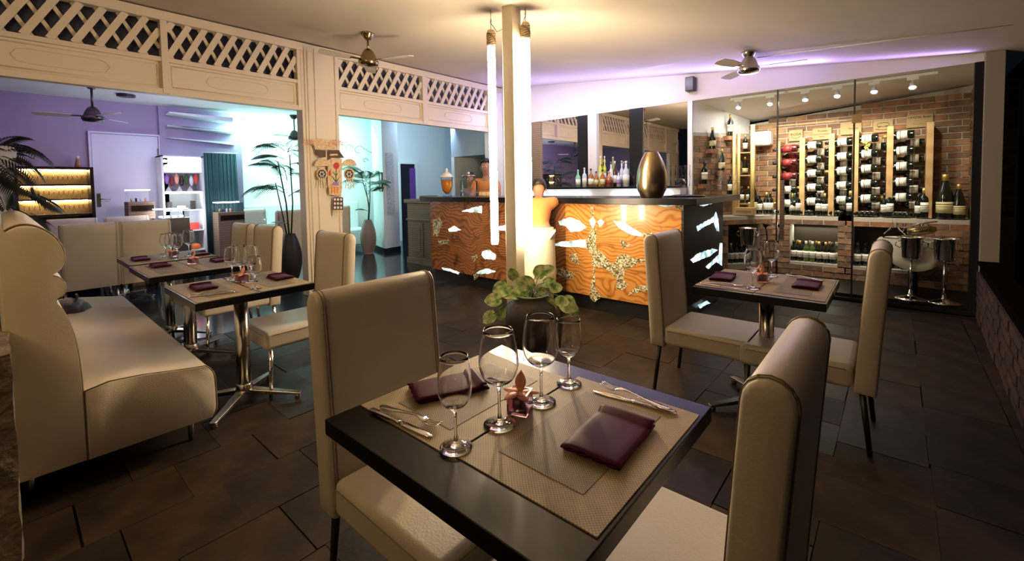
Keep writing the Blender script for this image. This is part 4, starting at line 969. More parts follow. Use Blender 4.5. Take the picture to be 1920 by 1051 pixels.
# brick ledges on the left cellar wall with single bottles
def onleft(px, py):
    # intersection of pixel ray with the left brick wall plane
    d = Fv + Rv*((px-PCX)/FPX) - Uv*((py-PCY)/FPX); P = Vector((Lx0, Ly0, 0)); o_ = Vector((0, 0, CAMH)); t_ = (P-o_).dot(LN)/d.dot(LN); return o_+d*t_
for (px, py, k, s_, lb) in ((1313, 345, 'red', 1.0, 'white-labelled bottle on the lowest left brick ledge'), (1328, 280, 'champ', .9, 'gold-necked champagne bottle on a high brick ledge'), (1345, 320, 'champ', .9, 'champagne bottle on the middle brick ledge'),
                            (1361, 256, 'goldcap', 1.0, 'white-labelled bottle on the topmost brick ledge'), (1361, 364, 'red', .9, 'dark bottle low against the left brick wall')):
    p_ = onleft(px, py); lg = MB().box(-.075, .075, -.1, .0, -.055, 0).build('brick_ledge', M['brick'][0]); lg.location = p_+LN*.0; lg.rotation_euler = (0, 0, math.atan2(LU.y, LU.x)); lg.parent = wl
    q_ = p_+LN*.065; bottle(k, lb, (q_.x, q_.y, p_.z+.001), (0, 0, .4), 'bottles on the brick ledges', s_)
# bamboo uprights and corner rack in the cellar
for k, (px, lb) in enumerate(((1376, 'left'), (1385, 'middle'), (1411, 'right'))):
    p_ = at(px, 330, Y=6.62+.06*k); t = thing('bamboo_pole', lb+' bamboo pole of the three upright in the cellar corner', 'pole', (p_.x, p_.y, .85), 0, 'bamboo poles')
    MB().cyl(0, 0, 0, 1.22, .018 if k < 2 else .026, 12).build('cane', 'bamboo', t); nd = MB()
    for z in (.2, .45, .7, .95): nd.lathe([(.018, z-.006), (.028 if k == 2 else .021, z), (.018, z+.006)], 12)
    nd.build('nodes', 'bamboo', t)
cr = thing('corner_rack', 'tall narrow wooden rack with shelves in the cellar corner', 'shelf', (0, 0, 0)); p_ = at(1396, 330, Y=6.9)
MB().box(p_.x-.11, p_.x-.09, 6.86, 7.05, .85, 1.98).build('side', 'rackwood', cr); MB().box(p_.x+.09, p_.x+.11, 6.86, 7.05, .85, 1.98).build('side', 'rackwood', cr)
for z in (.98, 1.38, 1.7): MB().box(p_.x-.09, p_.x+.09, 6.86, 7.05, z, z+.015).build('shelf_board', 'rackwood', cr)
bottle('red', 'dark bottle on the lower shelf of the corner rack, left one', (p_.x-.04, 6.93, .996), (0, 0, 0), 'bottles in the corner rack', .8)
bottle('goldcap', 'dark bottle on the lower shelf of the corner rack, right one', (p_.x+.045, 6.93, .996), (0, 0, 0), 'bottles in the corner rack', .8)
bottle('champ', 'bottle on the middle shelf of the corner rack', (p_.x, 6.93, 1.396), (0, 0, 0), 'bottles in the corner rack', .8)
bottle('goldcap', 'pale-labelled bottle on the top shelf of the corner rack', (p_.x, 6.93, 1.716), (0, 0, 0), 'bottles in the corner rack', .85)
ac = thing('air_conditioner', 'white wall air conditioner in the upper cellar corner', 'air conditioner', (-1.45, 7.08, 1.80)); MB().box(-.10, .14, -.10, .10, 0, .20).build('housing', 'white', ac, bevel=.03, seg=4); MB().box(-.09, .13, -.105, -.10, .02, .05).build('vent_flap', 'greywall', ac)
bc = thing('cellar_shelf_case', 'narrow wooden wine crate on the corner of the brick shelf', 'crate', (shelfx(1396, 6.6), 6.62, .85)); MB().box(-.12, .12, -.08, .08, 0, .1).build('crate_body', 'rackwood', bc, bevel=.004); MB().box(-.09, .09, -.083, -.08, .03, .07).build('burnt_mark', 'greywood', bc)
# crate-lid plaques with branded writing
PL = [((1480, 243), (1505, 263), 'ROSA', None), ((1524, 240), (1559, 257), 'Emilion', 'HAUT ST. EMILION'), ((1576, 230), (1615, 252), 'Bourdieu', None), ((1638, 225), (1674, 247), 'crest', None), ((1700, 215), (1749, 240), 'CHATEAU  Rodour', None)]
for k, (a_, b_, tx, t2) in enumerate(PL):
    p_, q_ = at(*a_, Y=CB-.03), at(*b_, Y=CB-.03); q_.x = q_.x
    t = thing('crate_lid', ['small branded pine crate lid, leftmost above the rack', 'pine crate lid with two lines of print, second from the left above the rack', 'plain pine crate lid with small print, under the cellar door hinge', 'pine crate lid with a burnt crest, fourth from the left', 'largest pine crate lid with burnt name, rightmost above the rack'][k], 'sign', (p_.x, CB-.03, p_.z-.16), 0, 'crate lids on the cellar wall')
    w = q_.x-p_.x; h = .15
    MB().box(0, w, -.012, 0, 0, h).build('board', 'plaque', t)
    if k == 3:
        e = MB(); e.tube([(w*.5+.06*math.cos(a), -.0135, h*.62+.025*math.sin(a)) for a in [2*PI*i/16 for i in range(17)]], .002, 4)
        for s_ in (-1, 1): e.tube([(w*.5+s_*(.02+.03*i/4+.012*math.sin(i)), -.0135, h*.45+.012*math.cos(i*2)) for i in range(6)], .002, 4)
        e.tube([(w*.5-.07+.14*i/8, -.0135, h*.28-.012*math.sin(PI*i/8)) for i in range(9)], .0025, 4); e.build('burnt_crest', 'ink', t)
    elif k == 0:
        e = MB(); e.tube([(w*.5+.05*math.cos(a), -.0135, h*.5+.045*math.sin(a)) for a in [PI*1.1+PI*.8*i/12 for i in range(13)]], .002, 4); e.build('burnt_arc', 'ink', t); text('print', tx, 'ink', (w*.5, -.0135, h*.58), (PI/2, 0, 0), .05, t)
    elif k == 1:
        text('print', 'Fronsac', 'ink', (w*.55, -.0135, h*.75), (PI/2, 0, 0), .035, t); text('print', 'HAUT ST. EMILION', 'ink', (w*.5, -.0135, h*.45), (PI/2, 0, 0), .022, t); text('print', 'FRANCE', 'ink', (w*.5, -.0135, h*.25), (PI/2, 0, 0), .017, t)
    elif k == 2: text('print', 'Bourdieu', 'ink', (w*.62, -.0135, h*.5), (PI/2, 0, 0), .026, t); MB().box(w*.6, w*.63, -.0138, -.012, h*.66, h*.78).build('burnt_mark', 'ink', t)
    else: text('print', 'CRYSTAL Bodur', 'ink', (w*.5, -.0135, h*.78), (PI/2, 0, 0), .03, t); MB().box(w*.33, w*.335, -.0138, -.012, h*.4, h*.62).box(w*.25, w*.8, -.0138, -.012, h*.26, h*.275).build('burnt_mark', 'ink', t)
# grapes bunch hanging in fourth bay
t = MB()
for k in range(26):
    a_ = random.random()*6.28; r_ = random.random()*.05; z = -random.random()*.12; t.lathe([(0, -.011), (.008, -.008), (.011, 0), (.008, .008), (0, .011)], 8, (posts[3]+.1+r_*math.cos(a_)*(1+z*4), 6.88+.03*math.sin(a_), 1.77+z))
tag(t.build('grape_bunch', mat('green_grape', (.45, .5, .12), .3)), 'bunch of green grapes hanging at the upper left of the fourth rack bay', 'grapes')
# track spots
tr = sbox('spot_rail', 'white', -1.6, .3, 6.11, 6.14, 2.335, 2.36); tr.name = 'trim_14'
for k, (px, py) in enumerate(((1385, 195), (1444, 190), (1510, 185), (1570, 177), (1639, 168), (1711, 159))):
    p_ = at(px, py, Y=6.13); t = thing('track_spotlight', ['first', 'second', 'third', 'fourth', 'fifth', 'sixth'][k]+' from the left of the white spotlights on the cellar ceiling', 'spotlight', (p_.x, 6.13, 2.335), 0, 'track spotlights')
    MB().box(-.045, .045, -.015, .015, -.03, 0).build('adapter', 'white', t); MB().tube([(0, 0, -.03), (0, 0, -.06)], .006, 6).build('stem', 'white', t)
    Tm = Matrix.Translation((0, 0, -.085)) @ Matrix.Rotation(-.6, 4, 'X'); MB().lathe([(.022, .03), (.024, .0), (.036, -.035), (.034, -.036), (.02, -.01)], 16, T=Tm).build('head', 'white', t)
    MB().lathe([(0, -.026), (.026, -.027)], 14, T=Tm).build('lens', mat('spot_lens', (1, 1, 1), .4, emit=(1, .93, .8), es=14) if k == 0 else bpy.data.materials['spot_lens'], t)
    light('spot_lamp', 'SPOT', (p_.x, 6.22, 2.22), 60 if k < 4 else 40 if k < 5 else 20, (1, .86, .64), (p_.x+.05, 7.2, 1.3), .03, spot=85, blend=.8)
light('cellar_fill', 'AREA', (-1.2, 6.5, 2.28), 11, (1, .93, .82), (-1.2, 6.6, 0), .9, .5)
light('niche_light', 'AREA', (-.78, 7.12, .70), 2.0, (1, .95, .75), (-.78, 6.9, .2), .5, .05)
# speaker on beam
sp = thing('wall_speaker', 'small black speaker on the pale beam above the mirror', 'speaker', at(1295, 158, Y=YB-.06)); MB().box(-.055, .055, -.05, .055, -.09, .09).build('cabinet', 'blackmetal', sp, bevel=.006); MB().box(-.045, .045, -.054, -.05, -.08, .08).build('grille', 'darksteel', sp)
# ================================================================== ceiling fans
def fan(label, loc, drop, bladeang, r=.52, m1='brass'):
    t = thing('ceiling_fan', label, 'ceiling fan', loc, 0, 'ceiling fans')
    MB().lathe([(.07, 0), (.068, -.02), (.045, -.055), (.03, -.075), (0, -.076)], 24).build('canopy', m1, t)
    MB().cyl(0, 0, -drop, -.07, .012, 12).build('down_rod', m1, t)
    z = -drop; MB().lathe([(0, z+.02), (.035, z+.015), (.06, z-.02), (.078, z-.06), (.085, z-.085), (.105, z-.11), (.105, z-.135), (.09, z-.155), (.0, z-.165)], 32).build('motor_housing', m1, t)
    for k in range(3):
        a_ = bladeang+2*PI*k/3; d_ = Vector((math.cos(a_), math.sin(a_), 0)); n_ = Vector((-d_.y, d_.x, 0)); zz = z-.10
        def pt(u, w, dz=0): return tuple(d_*u+n_*w+Vector((0, 0, zz+dz+w*.18)))
        MB().prism([pt(.09, -.015), pt(.2, -.02), pt(.2, .02), pt(.09, .015)], (0, 0, .006)).build('blade_arm', m1, t)
        MB().prism([pt(.18, -.045), pt(r*.7, -.062), pt(r-.02, -.055), pt(r, -.02), pt(r, .02), pt(r-.02, .055), pt(r*.7, .062), pt(.18, .045)], (0, 0, .006)).build('blade', 'fanblade', t)
M['fanblade'] = mat('pale_fan_blade', (.62, .54, .45), .5)
fan('brass ceiling fan near the lattice, left of the lit column', (-4.25, 2.62, zc(-4.25)), .19, .45)
fan('chrome ceiling fan in front of the wine cellar beam', (-1.15, 5.05, zc(-1.15)), .06, .2, .5, 'steel')
q_ = at(172, 170, X=-7.0); fan('dark ceiling fan in the purple-lit lounge', (-7.2, .76, 2.6), .30, .3, .5, 'darksteel')
fan('ceiling fan at the top of the opening beside the jamb, green-lit room', (-8.0, 3.43, 2.6), .28, .8, .4, 'darksteel')
t = MB().cyl(0, 0, -.03, 0, .11, 24).build('ceiling_downlight', 'blackmetal'); t.location = at(671, 226, Z=2.95); tag(t, 'round dark recessed fitting on the ceiling over the tall vase', 'ceiling fitting')
t = MB().cyl(0, 0, -.03, 0, .10, 24).build('ceiling_downlight', 'darksteel'); t.location = at(236, 177, Z=2.6); tag(t, 'round recessed fitting on the lounge ceiling beside the dark fan', 'ceiling fitting')
# pole on ceiling to the right (bamboo batten)
p_, q_ = at(1420, 108, Z=zc(-1.0)-.02), at(1900, 45, Z=zc(.4)-.02); tag(MB().tube([p_, q_], .008, 6).build('ceiling_conduit', 'cream_wall'), 'thin pale conduit running along the ceiling to the right of the chrome fan', 'conduit')
# ================================================================== lounge furniture
bk = thing('glass_cabinet', 'dark bookcase cabinet with three glowing shelves of glasses', 'cabinet', (0, 0, 0))
X0b, X1b, Y0b, Y1b = -8.45, -8.12, .12, .83
pz = at(100, 312, X=X1b).z
MB().box(X0b, X1b, Y0b, Y1b, pz-.03, pz).build('top', 'barend', bk); MB().box(X0b, X1b, Y0b, Y0b+.025, 0, pz-.03).build('side', 'barend', bk); MB().box(X0b, X1b, Y1b-.035, Y1b, 0, pz-.03).build('side', 'barend', bk)
MB().box(X0b, X0b+.015, Y0b, Y1b, 0, pz-.03).build('back_panel', 'rackwood', bk); MB().box(X0b, X1b, Y0b, Y1b, .0, .98).build('lower_body', 'barend', bk)
zs = [at(100, y, X=X1b).z for y in (345, 373, 402)]
for k, z in enumerate(zs): MB().box(X0b+.015, X1b, Y0b+.025, Y1b-.035, z-.02, z).build('shelf_board', 'barend', bk)
for z in (pz-.032, zs[0]-.022, zs[1]-.022): MB().box(X0b+.02, X0b+.04, Y0b+.03, Y1b-.04, z-.01, z).build('light_strip', 'warmled', bk)
gm = MB().lathe([(0, 0), (.022, 0), (.024, .003), (.004, .008), (.004, .05), (.02, .06), (.026, .085), (.022, .115)], 14).build('stemware', 'thin'); first = True
for si, z in enumerate(zs):
    for k in range(13):
        o = gm if first else gm.copy()
        if not first: COL.objects.link(o)
        first = False
        o.location = (X1b-.10-.08*(k % 2), Y0b+.09+k*.045, z); tag(o, 'small stemmed glass, %s from the left on the %s glowing cabinet shelf' % (ORDN[k], ['top', 'middle', 'bottom'][si]), 'glass', 'glasses on the %s shelf of the glowing cabinet' % ['top', 'middle', 'bottom'][si])
fg = thing('figurine', 'small pale figurine on top of the glowing cabinet', 'figurine', (-8.3, .70, pz)); MB().lathe([(.035, 0), (.03, .05), (.02, .09), (.024, .11), (0, .115)], 14).build('body', 'skin', fg); MB().lathe([(0, .11), (.02, .125), (.022, .14), (.012, .155), (0, .158)], 12).build('head', 'cream', fg)
# display pedestals with glass cases
for (px, lb, y_) in ((265, 'display pedestal with lit glass case in front of the lilac door', None), (433, 'display pedestal with lit glass case beside the teal curtain', None)):
    Xp = -7.9; a_ = at(px-25, 380, X=Xp); b_ = at(px+25, 380, X=Xp); zt0 = at(px, 378, X=Xp).z; zt1 = at(px, 357 if px < 300 else 380-14, X=Xp).z; zt0 = zt0 if px < 300 else at(px, 397, X=Xp).z; zt1 = zt1 if px < 300 else at(px, 380, X=Xp).z
    t = thing('display_pedestal', lb, 'display case', (Xp, (a_.y+b_.y)/2, 0), 0, 'display pedestals'); w = (b_.y-a_.y)/2
    MB().box(-.3, 0, -w, w, 0, zt0).build('plinth', 'greywood', t, bevel=.004); MB().box(.0, .006, -w+.03, w-.01, zt0-.13, zt0-.05).build('carved_band', 'barend', t)
    MB().box(-.29, -.01, -w+.01, w-.01, zt0+.001, zt1).build('glass_case', 'thin', t); MB().box(-.27, -.2, -w+.01, w-.01, zt1, zt1+.015).build('light_strip', 'ledwhite', t)
    for k in range(4): MB().cyl(-.15, -w+.06+k*.05, zt0+.002, zt0+.05, .012, 8).build('trinket', ['gold', 'blackcap', 'white', 'petal'][k], t)
# merchandise shelf
ms = thing('display_shelves', 'tall brightly lit white shelf unit of bags and trinkets', 'shelf', (0, 0, 0)); XS = -8.12
ya, yb_ = at(306, 380, X=XS).y, at(385, 380, X=XS).y; ztop = at(345, 292, X=XS).z
MB().box(XS-.33, XS, ya, ya+.025, 0, ztop).build('side', 'white', ms); MB().box(XS-.33, XS, yb_-.03, yb_, 0, ztop).build('side', 'white', ms); MB().box(XS-.35, XS-.33, ya, yb_, 0, ztop).build('back_panel', 'greywall', ms); MB().box(XS-.33, XS, ya, yb_, ztop-.02, ztop).build('top', 'white', ms)
SZ = [at(345, y, X=XS).z for y in (322, 358, 393, 432, 470)]
for z in SZ: MB().box(XS-.33, XS, ya+.025, yb_-.03, z-.015, z).build('shelf_board', 'white', ms)
MB().box(XS-.02, XS+.004, ya+.03, yb_-.04, SZ[1]-.035, SZ[1]-.015).build('light_strip', mat('cream_led', (1, 1, .9), .5, emit=(1, .98, .75), es=7), ms)
for y in (ya+.05, yb_-.06):
    MB().lathe([(0, 0), (.02, .005), (.024, .02), (.02, .035), (0, .04)], 14, (XS-.04, y, at(345, 305, X=XS).z)).build('bulb', mat('shelf_bulb', (1, 1, 1), .5, emit=(1, .97, .85), es=90) if y < ya+.06 else bpy.data.materials['shelf_bulb'], ms)
light('shelf_light', 'POINT', (XS-.1, (ya+yb_)/2, SZ[0]+.2), 5, (1, .97, .9), size=.05)
light('shelf_light', 'POINT', (XS+.1, (ya+yb_)/2, SZ[3]+.25), 5, (.9, .95, 1), size=.05)
cs = ['violetlabel', 'redlabel', 'petal', 'darksteel', 'greendye', 'white', 'redbox', 'backtable', 'red']
wd = (yb_-ya-.1)
for k in range(7):
    y = ya+.06+k*wd/7
    tag(MB().lathe([(.0, 0), (.012, 0), (.026, .04), (.03, .09), (.012, .15), (.004, .16), (0, .16)], 10, (XS-.12, y+.02, SZ[1]+.08 if k % 2 else SZ[1]+.11)).build('hanging_pouch', cs[k]), '%s coloured pouch in the row under the top of the lit shelf unit' % ['first', 'second', 'third', 'fourth', 'fifth', 'sixth', 'seventh'][k], 'pouch', 'pouches on the lit shelf unit')
for k in range(3):
    y = ya+.09+k*wd/3.2; tag(MB().lathe([(.055, 0), (.05, .02), (.03, .10), (.02, .11), (0, .112)], 18, (XS-.14, y, SZ[0]+.001)).build('white_hat', 'white'), '%s white domed hat on the top of the lit shelf unit' % ['left', 'middle', 'right'][k], 'hat', 'domed hats on the lit shelf unit')
    tag(MB().prism([(XS-.08, y-.04, SZ[1]+.001), (XS-.08, y+.04, SZ[1]+.001), (XS-.08, y, SZ[1]+.075)], (-.02, 0, 0)).build('folded_card', 'paper'), '%s folded white card on the second shelf of the lit unit' % ['left', 'middle', 'right'][k], 'card', 'white cards on the lit shelf unit')
for k, (fx, h, w, mm, lb) in enumerate(((.12, .12, .05, 'darksteel', 'dark box'), (.45, .06, .11, 'white', 'low white box'), (.82, .13, .05, 'backtable', 'black carton'))):
    tag(MB().box(XS-.16, XS-.06, ya+.04+fx*wd-w/2, ya+.04+fx*wd+w/2, SZ[2]+.001, SZ[2]+h).build('display_box', mm, bevel=.003), lb+' on the middle shelf of the lit unit', 'box', 'boxes on the lit shelf unit')
for k, (fx, h, w, mm, lb) in enumerate(((.48, .12, .07, 'backtable', 'dark camera-like box'), (.80, .11, .12, 'redbox', 'bright red box'), (.15, .2, .15, 'backtable', 'black draped block'))):
    tag(MB().box(XS-.16, XS-.03, ya+.04+fx*wd-w/2, ya+.04+fx*wd+w/2, SZ[3]+.001, SZ[3]+h).build('display_box', mm, bevel=.004), lb+' on the lower shelf of the lit unit', 'box', 'boxes on the lit shelf unit')
tag(MB().lathe([(0, 0), (.05, .005), (.07, .04), (.05, .08), (.01, .09), (0, .09)], 16, (XS-.1, yb_-.13, SZ[4]+.001)).build('orange_ornament', 'orange'), 'orange pumpkin-like ornament on the bottom shelf of the lit unit', 'ornament')
tag(MB().lathe([(0, 0), (.04, .005), (.055, .04), (.03, .07), (0, .08)], 16, (XS-.1, ya+.26, SZ[4]+.001)).build('green_ornament', 'greenbottle'), 'olive green ornament on the bottom shelf of the lit unit', 'ornament')
dc = thing('display_counter', 'low white display counter with glass top before the lit shelves', 'display case', (-7.75, 1.58, 0)); MB().box(-.2, .15, -.2, .17, 0, .93).build('body', 'backtable', dc); MB().box(-.2, .15, -.2, .17, .935, 1.05).build('glass_case', 'thin', dc); MB().box(-.19, .14, -.19, .16, 1.05, 1.06).build('light_strip', 'ledwhite', dc); 
for k in range(4): MB().cyl(0, -.13+k*.08, .936, .96, .025, 10).build('trinket', 'paper', dc)
# string curtain
cu = thing('string_curtain', 'teal string curtain hanging between the lit shelves and the green wall', 'curtain', (0, 0, 0)); Xc = -8.3
y0, y1 = at(386, 380, X=Xc).y, at(446, 380, X=Xc).y; zt_ = at(415, 288, X=Xc).z; n = 90
v = []; f = []
for k in range(n+1):
    y = y0+(y1-y0)*k/n; x = Xc+.022*math.sin(k*1.7)+.01*math.sin(k*.6)
    v += [(x, y, zt_), (x*1+.0, y+(.03*(k/n)), .02)]
for k in range(n): f.append((2*k, 2*k+1, 2*k+3, 2*k+2))
o = MB().add(v, f, True).build('strings', 'curtain', cu); o.modifiers.new('s', 'SOLIDIFY').thickness = .003
MB().tube([(Xc, y0-.03, zt_+.01), (Xc, y1+.03, zt_+.01)], .012, 8).build('rail', 'white', cu)
# green-wall banquette
gb = thing('wall_banquette_sofa', 'pale banquette along the green-lit wall', 'sofa', (0, 0, 0)); MB().box(-9.18, -9.0, 2.75, 5.2, .1, 1.02).build('backrest', 'white', gb, bevel=.04, seg=3); MB().box(-9.0, -8.55, 2.75, 5.2, .1, .45).build('seat', 'white', gb, bevel=.04, seg=3)
# ================================================================== plants
def palm_frond(base, dirn, L, droop, m_, parent, lw=.16, n=22, wid=.011):
    base = Vector(base); d = Vector(dirn).normalized(); pts = []; p = base.copy(); v = d.copy()
    seg = L/n
    for i in range(n+1):
        pts.append(p.copy()); p = p+v*seg; v = (v+Vector((0, 0, -droop*seg*1.6*(i/n+.3)))).normalized()
    mb = MB(); mb.tube(pts, .006, 5, .0015)
    for i in range(4, n+1):
        t_ = (pts[min(i+1, n)]-pts[i-1]).normalized(); s_ = t_.cross(Vector((0, 0, 1))).normalized(); l = lw*math.sin(PI*(i/n)**.8*.9+.25)+.02
        for sg in (-1, 1):
            dd_ = (s_*sg+t_*.75+Vector((0, 0, -.12))).normalized(); a_ = pts[i]; tip = a_+dd_*l+Vector((0, 0, -l*l*1.6)); mid = a_+dd_*l*.5+Vector((0, 0, -l*l*.3)); w_ = t_*wid
            mb.add([tuple(a_), tuple(mid-w_), tuple(mid+w_+Vector((0, 0, .003))), tuple(tip)], [(0, 1, 2), (1, 3, 2)])
    return mb.build('frond', m_, parent)
def palm(name, label, loc, potprof, potm, stems, fronds, m_):
    t = thing(name, label, 'potted palm', loc); MB().lathe(potprof, 28).build('pot', potm, t)
    for s_ in stems: MB().tube(s_[0], s_[1], 6, s_[1]*.6).build('stem', 'palm' if m_ == 'palm' else 'palmdark', t)
    for f_ in fronds: palm_frond(*f_[:4], m_, t, *f_[4:])
    return t
vp = [(0, 0), (.085, 0), (.095, .02)]
for i in range(33):
    f = i/32; vp.append((.095+.065*math.sin(PI*f)**.9+(-.02*f)+.003*(i % 2), .02+.64*f))
vp += [(.075, .68), (.06, .67), (.06, .5), (0, .5)]
rnd = random.Random(3)
def fr_set(zb, n, L, rr, seed, up=.8):
    rr_ = random.Random(seed); out = []
    for k in range(n):
        a_ = 2*PI*k/n+rr_.uniform(-.3, .3); u = rr_.uniform(.3, 1.4)*up; out.append(((.03*math.cos(a_), .03*math.sin(a_), zb+rr_.uniform(-.3, .25)), (math.cos(a_), math.sin(a_), u), L*rr_.uniform(.7, 1.05), rr_.uniform(1.6, 3.0), .19, 28, .0065))
    return out
palm('potted_palm', 'slender palm in a tall ribbed grey-brown vase by the white pier', (-7.86, 4.72, 0), vp, 'vase', [([(0, 0, .5), (.03, .02, 1.0), (-.02, -.1, 1.55)], .012), ([(.02, 0, .5), (.04, .04, 1.1), (.05, .05, 1.6)], .011), ([(-.02, 0, .5), (0, .03, .9), (.06, -.06, 1.4)], .010)],
     fr_set(1.45, 11, .55, 0, 2)+[((0, 0, .85), (.2, -1, .5), .3, 2.5, .08)], 'palm')
palm('potted_palm', 'tall palm in a dark ribbed pot just inside the left opening beside the jamb', (-6.58, 2.70, 0), [(r*1.0, z*.98) for r, z in vp], 'pot', [([(0, 0, .5), (-.03, -.02, 1.1), (-.06, -.1, 1.7)], .014), ([(.02, 0, .5), (.02, .05, 1.1), (.03, .03, 1.8)], .013), ([(0, -.02, .5), (0, -.08, .9), (-.04, -.15, 1.4)], .012)],
     fr_set(1.7, 12, .62, 0, 5)+[((0, -.05, 1.25), (-.1, -1, .7), .62, 2.6, .2, 28, .007), ((0, -.05, 1.3), (.5, -1, .6), .6, 2.6, .2, 28, .007), ((0, 0, 1.2), (.2, 1, .8), .6, 2.6, .2, 28, .007), ((0, 0, .8), (.1, -1, .5), .25, 2.5, .08)], 'palm')
# dark palm at the left edge on a pale column pot
pp = at(25, 400, X=-3.9)
lp = palm('potted_palm', 'dark drooping palm at the left edge behind the banquette', (-5.55, -.13, 0), [(0, 0), (.19, 0), (.2, .3), (.19, 1.2), (.2, 1.35), (.24, 1.68), (.225, 1.69), (.2, 1.55), (0, 1.55)], 'cream_wall', [([(0, 0, 1.5), (.02, .05, 1.62)], .02)],
     [((.06*math.cos(q), .06*math.sin(q), 1.6), (math.cos(q), math.sin(q), u), L*.62, dr*1.3, .15, 20, .008) for q, u, L, dr in ((.2, .8, .62, 3.2), (.5, .3, .7, 3.6), (.8, .9, .75, 3.0), (1.0, .1, .75, 3.4), (1.25, .7, .8, 3.2), (1.45, .25, .72, 3.8), (1.7, .8, .6, 2.8), (.0, .1, .6, 3.6), (-.4, .5, .6, 3.0), (1.1, 1.6, .6, 3.2), (.65, -.2, .7, 2.8), (1.3, -.3, .6, 2.6), (2.2, .6, .6, 3.0))]+[((.22*math.cos(q), .22*math.sin(q), z), (math.cos(q), math.sin(q), -.3), .36, 2.6, .17, 20, .015) for q, z in ((.3, 1.4), (.8, 1.2), (1.2, 1.35), (.6, 1.5), (1.0, 1.05))], 'palmdark')
# pothos in round dark pot in front of the column
pp = thing('potted_pothos', 'bright variegated pothos in a round dark pot at the foot of the column', 'potted plant', (-2.12, 2.66, 0))
MB().lathe([(0, 0), (.12, 0), (.14, .02), (.2, .16), (.215, .28), (.19, .38), (.14, .43), (.13, .44), (.145, .46), (.12, .46), (.11, .42), (0, .40)], 36).build('pot', 'pot', pp)
stm = MB(); rr = random.Random(11)
toR, toU = Vector((Rv.x, Rv.y, 0)).normalized(), Vector((0, 0, 1)); toC = Vector((2.12, -2.66, 0)).normalized()
LV = [(-.31, .30), (-.26, .42), (-.20, .30), (-.22, .50), (-.13, .56), (-.16, .45), (-.08, .46), (-.10, .38), (-.02, .42), (0, .50), (.04, .58), (.10, .62), (.11, .52), (.05, .45), (.16, .50), (.12, .40), (.20, .42), (.25, .36), (.31, .33), (.2, .3), (-.14, .34), (.02, .35), (.28, .40), (-.05, .55)]
for k, (u, z) in enumerate(LV):
    dpt = rr.uniform(-.05, .16); c_ = toR*u*.95+toC*dpt+Vector((0, 0, z+.02))
    stm.tube([(0, 0, .42), tuple(c_*.5+Vector((0, 0, .26))), tuple(c_)], .003, 4)
    a_ = (math.atan2(z-.42, u) if True else 0)+rr.uniform(-.5, .5); ax = (toR*math.cos(a_)+toU*math.sin(a_)*.8-Vector((0, 0, .25))+toC*rr.uniform(-.1, .4)).normalized()
    nn_ = (toC+Vector((0, 0, .6))+toR*rr.uniform(-.5, .5)); sd = ax.cross(nn_).normalized(); nn_ = sd.cross(ax); L = rr.uniform(.10, .14); v = []; f = []
    for i in range(8):
        t_ = i/7; w = .42*L*math.sin(PI*min(1, t_*.82+.14))**.8*(1 if t_ < .98 else .05)
        cc = c_+ax*L*(t_-.15)-nn_*.16*L*t_*t_; 
        v += [tuple(cc-sd*w+nn_*.14*w), tuple(cc), tuple(cc+sd*w+nn_*.14*w)]
    for i in range(7):
        for j in range(2): q0 = i*3+j; f.append((q0, q0+1, q0+4, q0+3))
    MB().add(v, f, True).build('leaf', 'leaf', pp, fix=False)
stm.build('stems', 'greendye', pp)
# ================================================================== straw ornament on the jamb
og = thing('palm_leaf_ornament', 'woven palm-leaf ornament with red flower hanging on the jamb', 'hanging ornament', (0, 0, 0)); XO = XW+.09
OX2, OY2, S2 = 560, 250, 6.567
def oleaf(pts, name, m_, dx=0, th=.008):
    P = [at(OX2+x/S2, OY2+y/S2, X=XO+dx) for x, y in pts]; return MB().prism([(XO+dx, p.y, p.z) for p in P], (th, 0, 0)).build(name, m_, og, tri=True)
def circ(cx_, cy_, rx, ry, n=16, a0=0, a1=2*PI): return [(cx_+rx*math.cos(a0+(a1-a0)*i/n), cy_+ry*math.sin(a0+(a1-a0)*i/n)) for i in range(n if a1-a0 > 6 else n+1)]
oleaf([(160, 75), (220, 65), (300, 72), (360, 90), (450, 80), (440, 195), (380, 200), (200, 195)], 'woven_plate', 'straw', 0)
for cx_, cy_ in ((140, 125), (460, 130)):
    for k in range(9):
        a_ = PI+PI*k/8; r_ = 85; oleaf([(cx_, cy_+20), (cx_+r_*math.cos(a_-.12), cy_+r_*.8*math.sin(a_-.12)+10), (cx_+r_*1.1*math.cos(a_), cy_+r_*.85*math.sin(a_)+10), (cx_+r_*math.cos(a_+.12), cy_+r_*.8*math.sin(a_+.12)+10)], 'rosette_leaf', 'straw' if k % 3 else 'petal', .012+.004*(k % 3), .004)
oleaf([(205, 200), (330, 210), (330, 290), (270, 300), (215, 260)], 'dark_core', 'strawdark', 0)
oleaf([(370, 205), (490, 205), (560, 300), (380, 310)], 'dark_core', 'strawdark', 0)
oleaf([(375, 255), (475, 250), (480, 270), (380, 275)], 'band', 'straw', .01)
oleaf([(395, 300), (530, 310), (530, 640), (395, 640)], 'centre_panel', 'straw', .012)
oleaf([(365, 640), (535, 645), (520, 775), (375, 750)], 'lower_panel', 'straw', .012)
oleaf([(355, 330), (395, 310), (395, 660), (355, 660)], 'side_strip', 'straw', .005)
oleaf([(368, 470), (386, 450), (390, 520), (372, 520)], 'red_mark', 'red', .014)
oleaf(circ(463, 397, 36, 40, 12), 'red_flower', 'red', .022, .006)
oleaf([(458, 430), (466, 430), (464, 600), (454, 600)], 'flower_stalk', 'greendye', .022, .004)
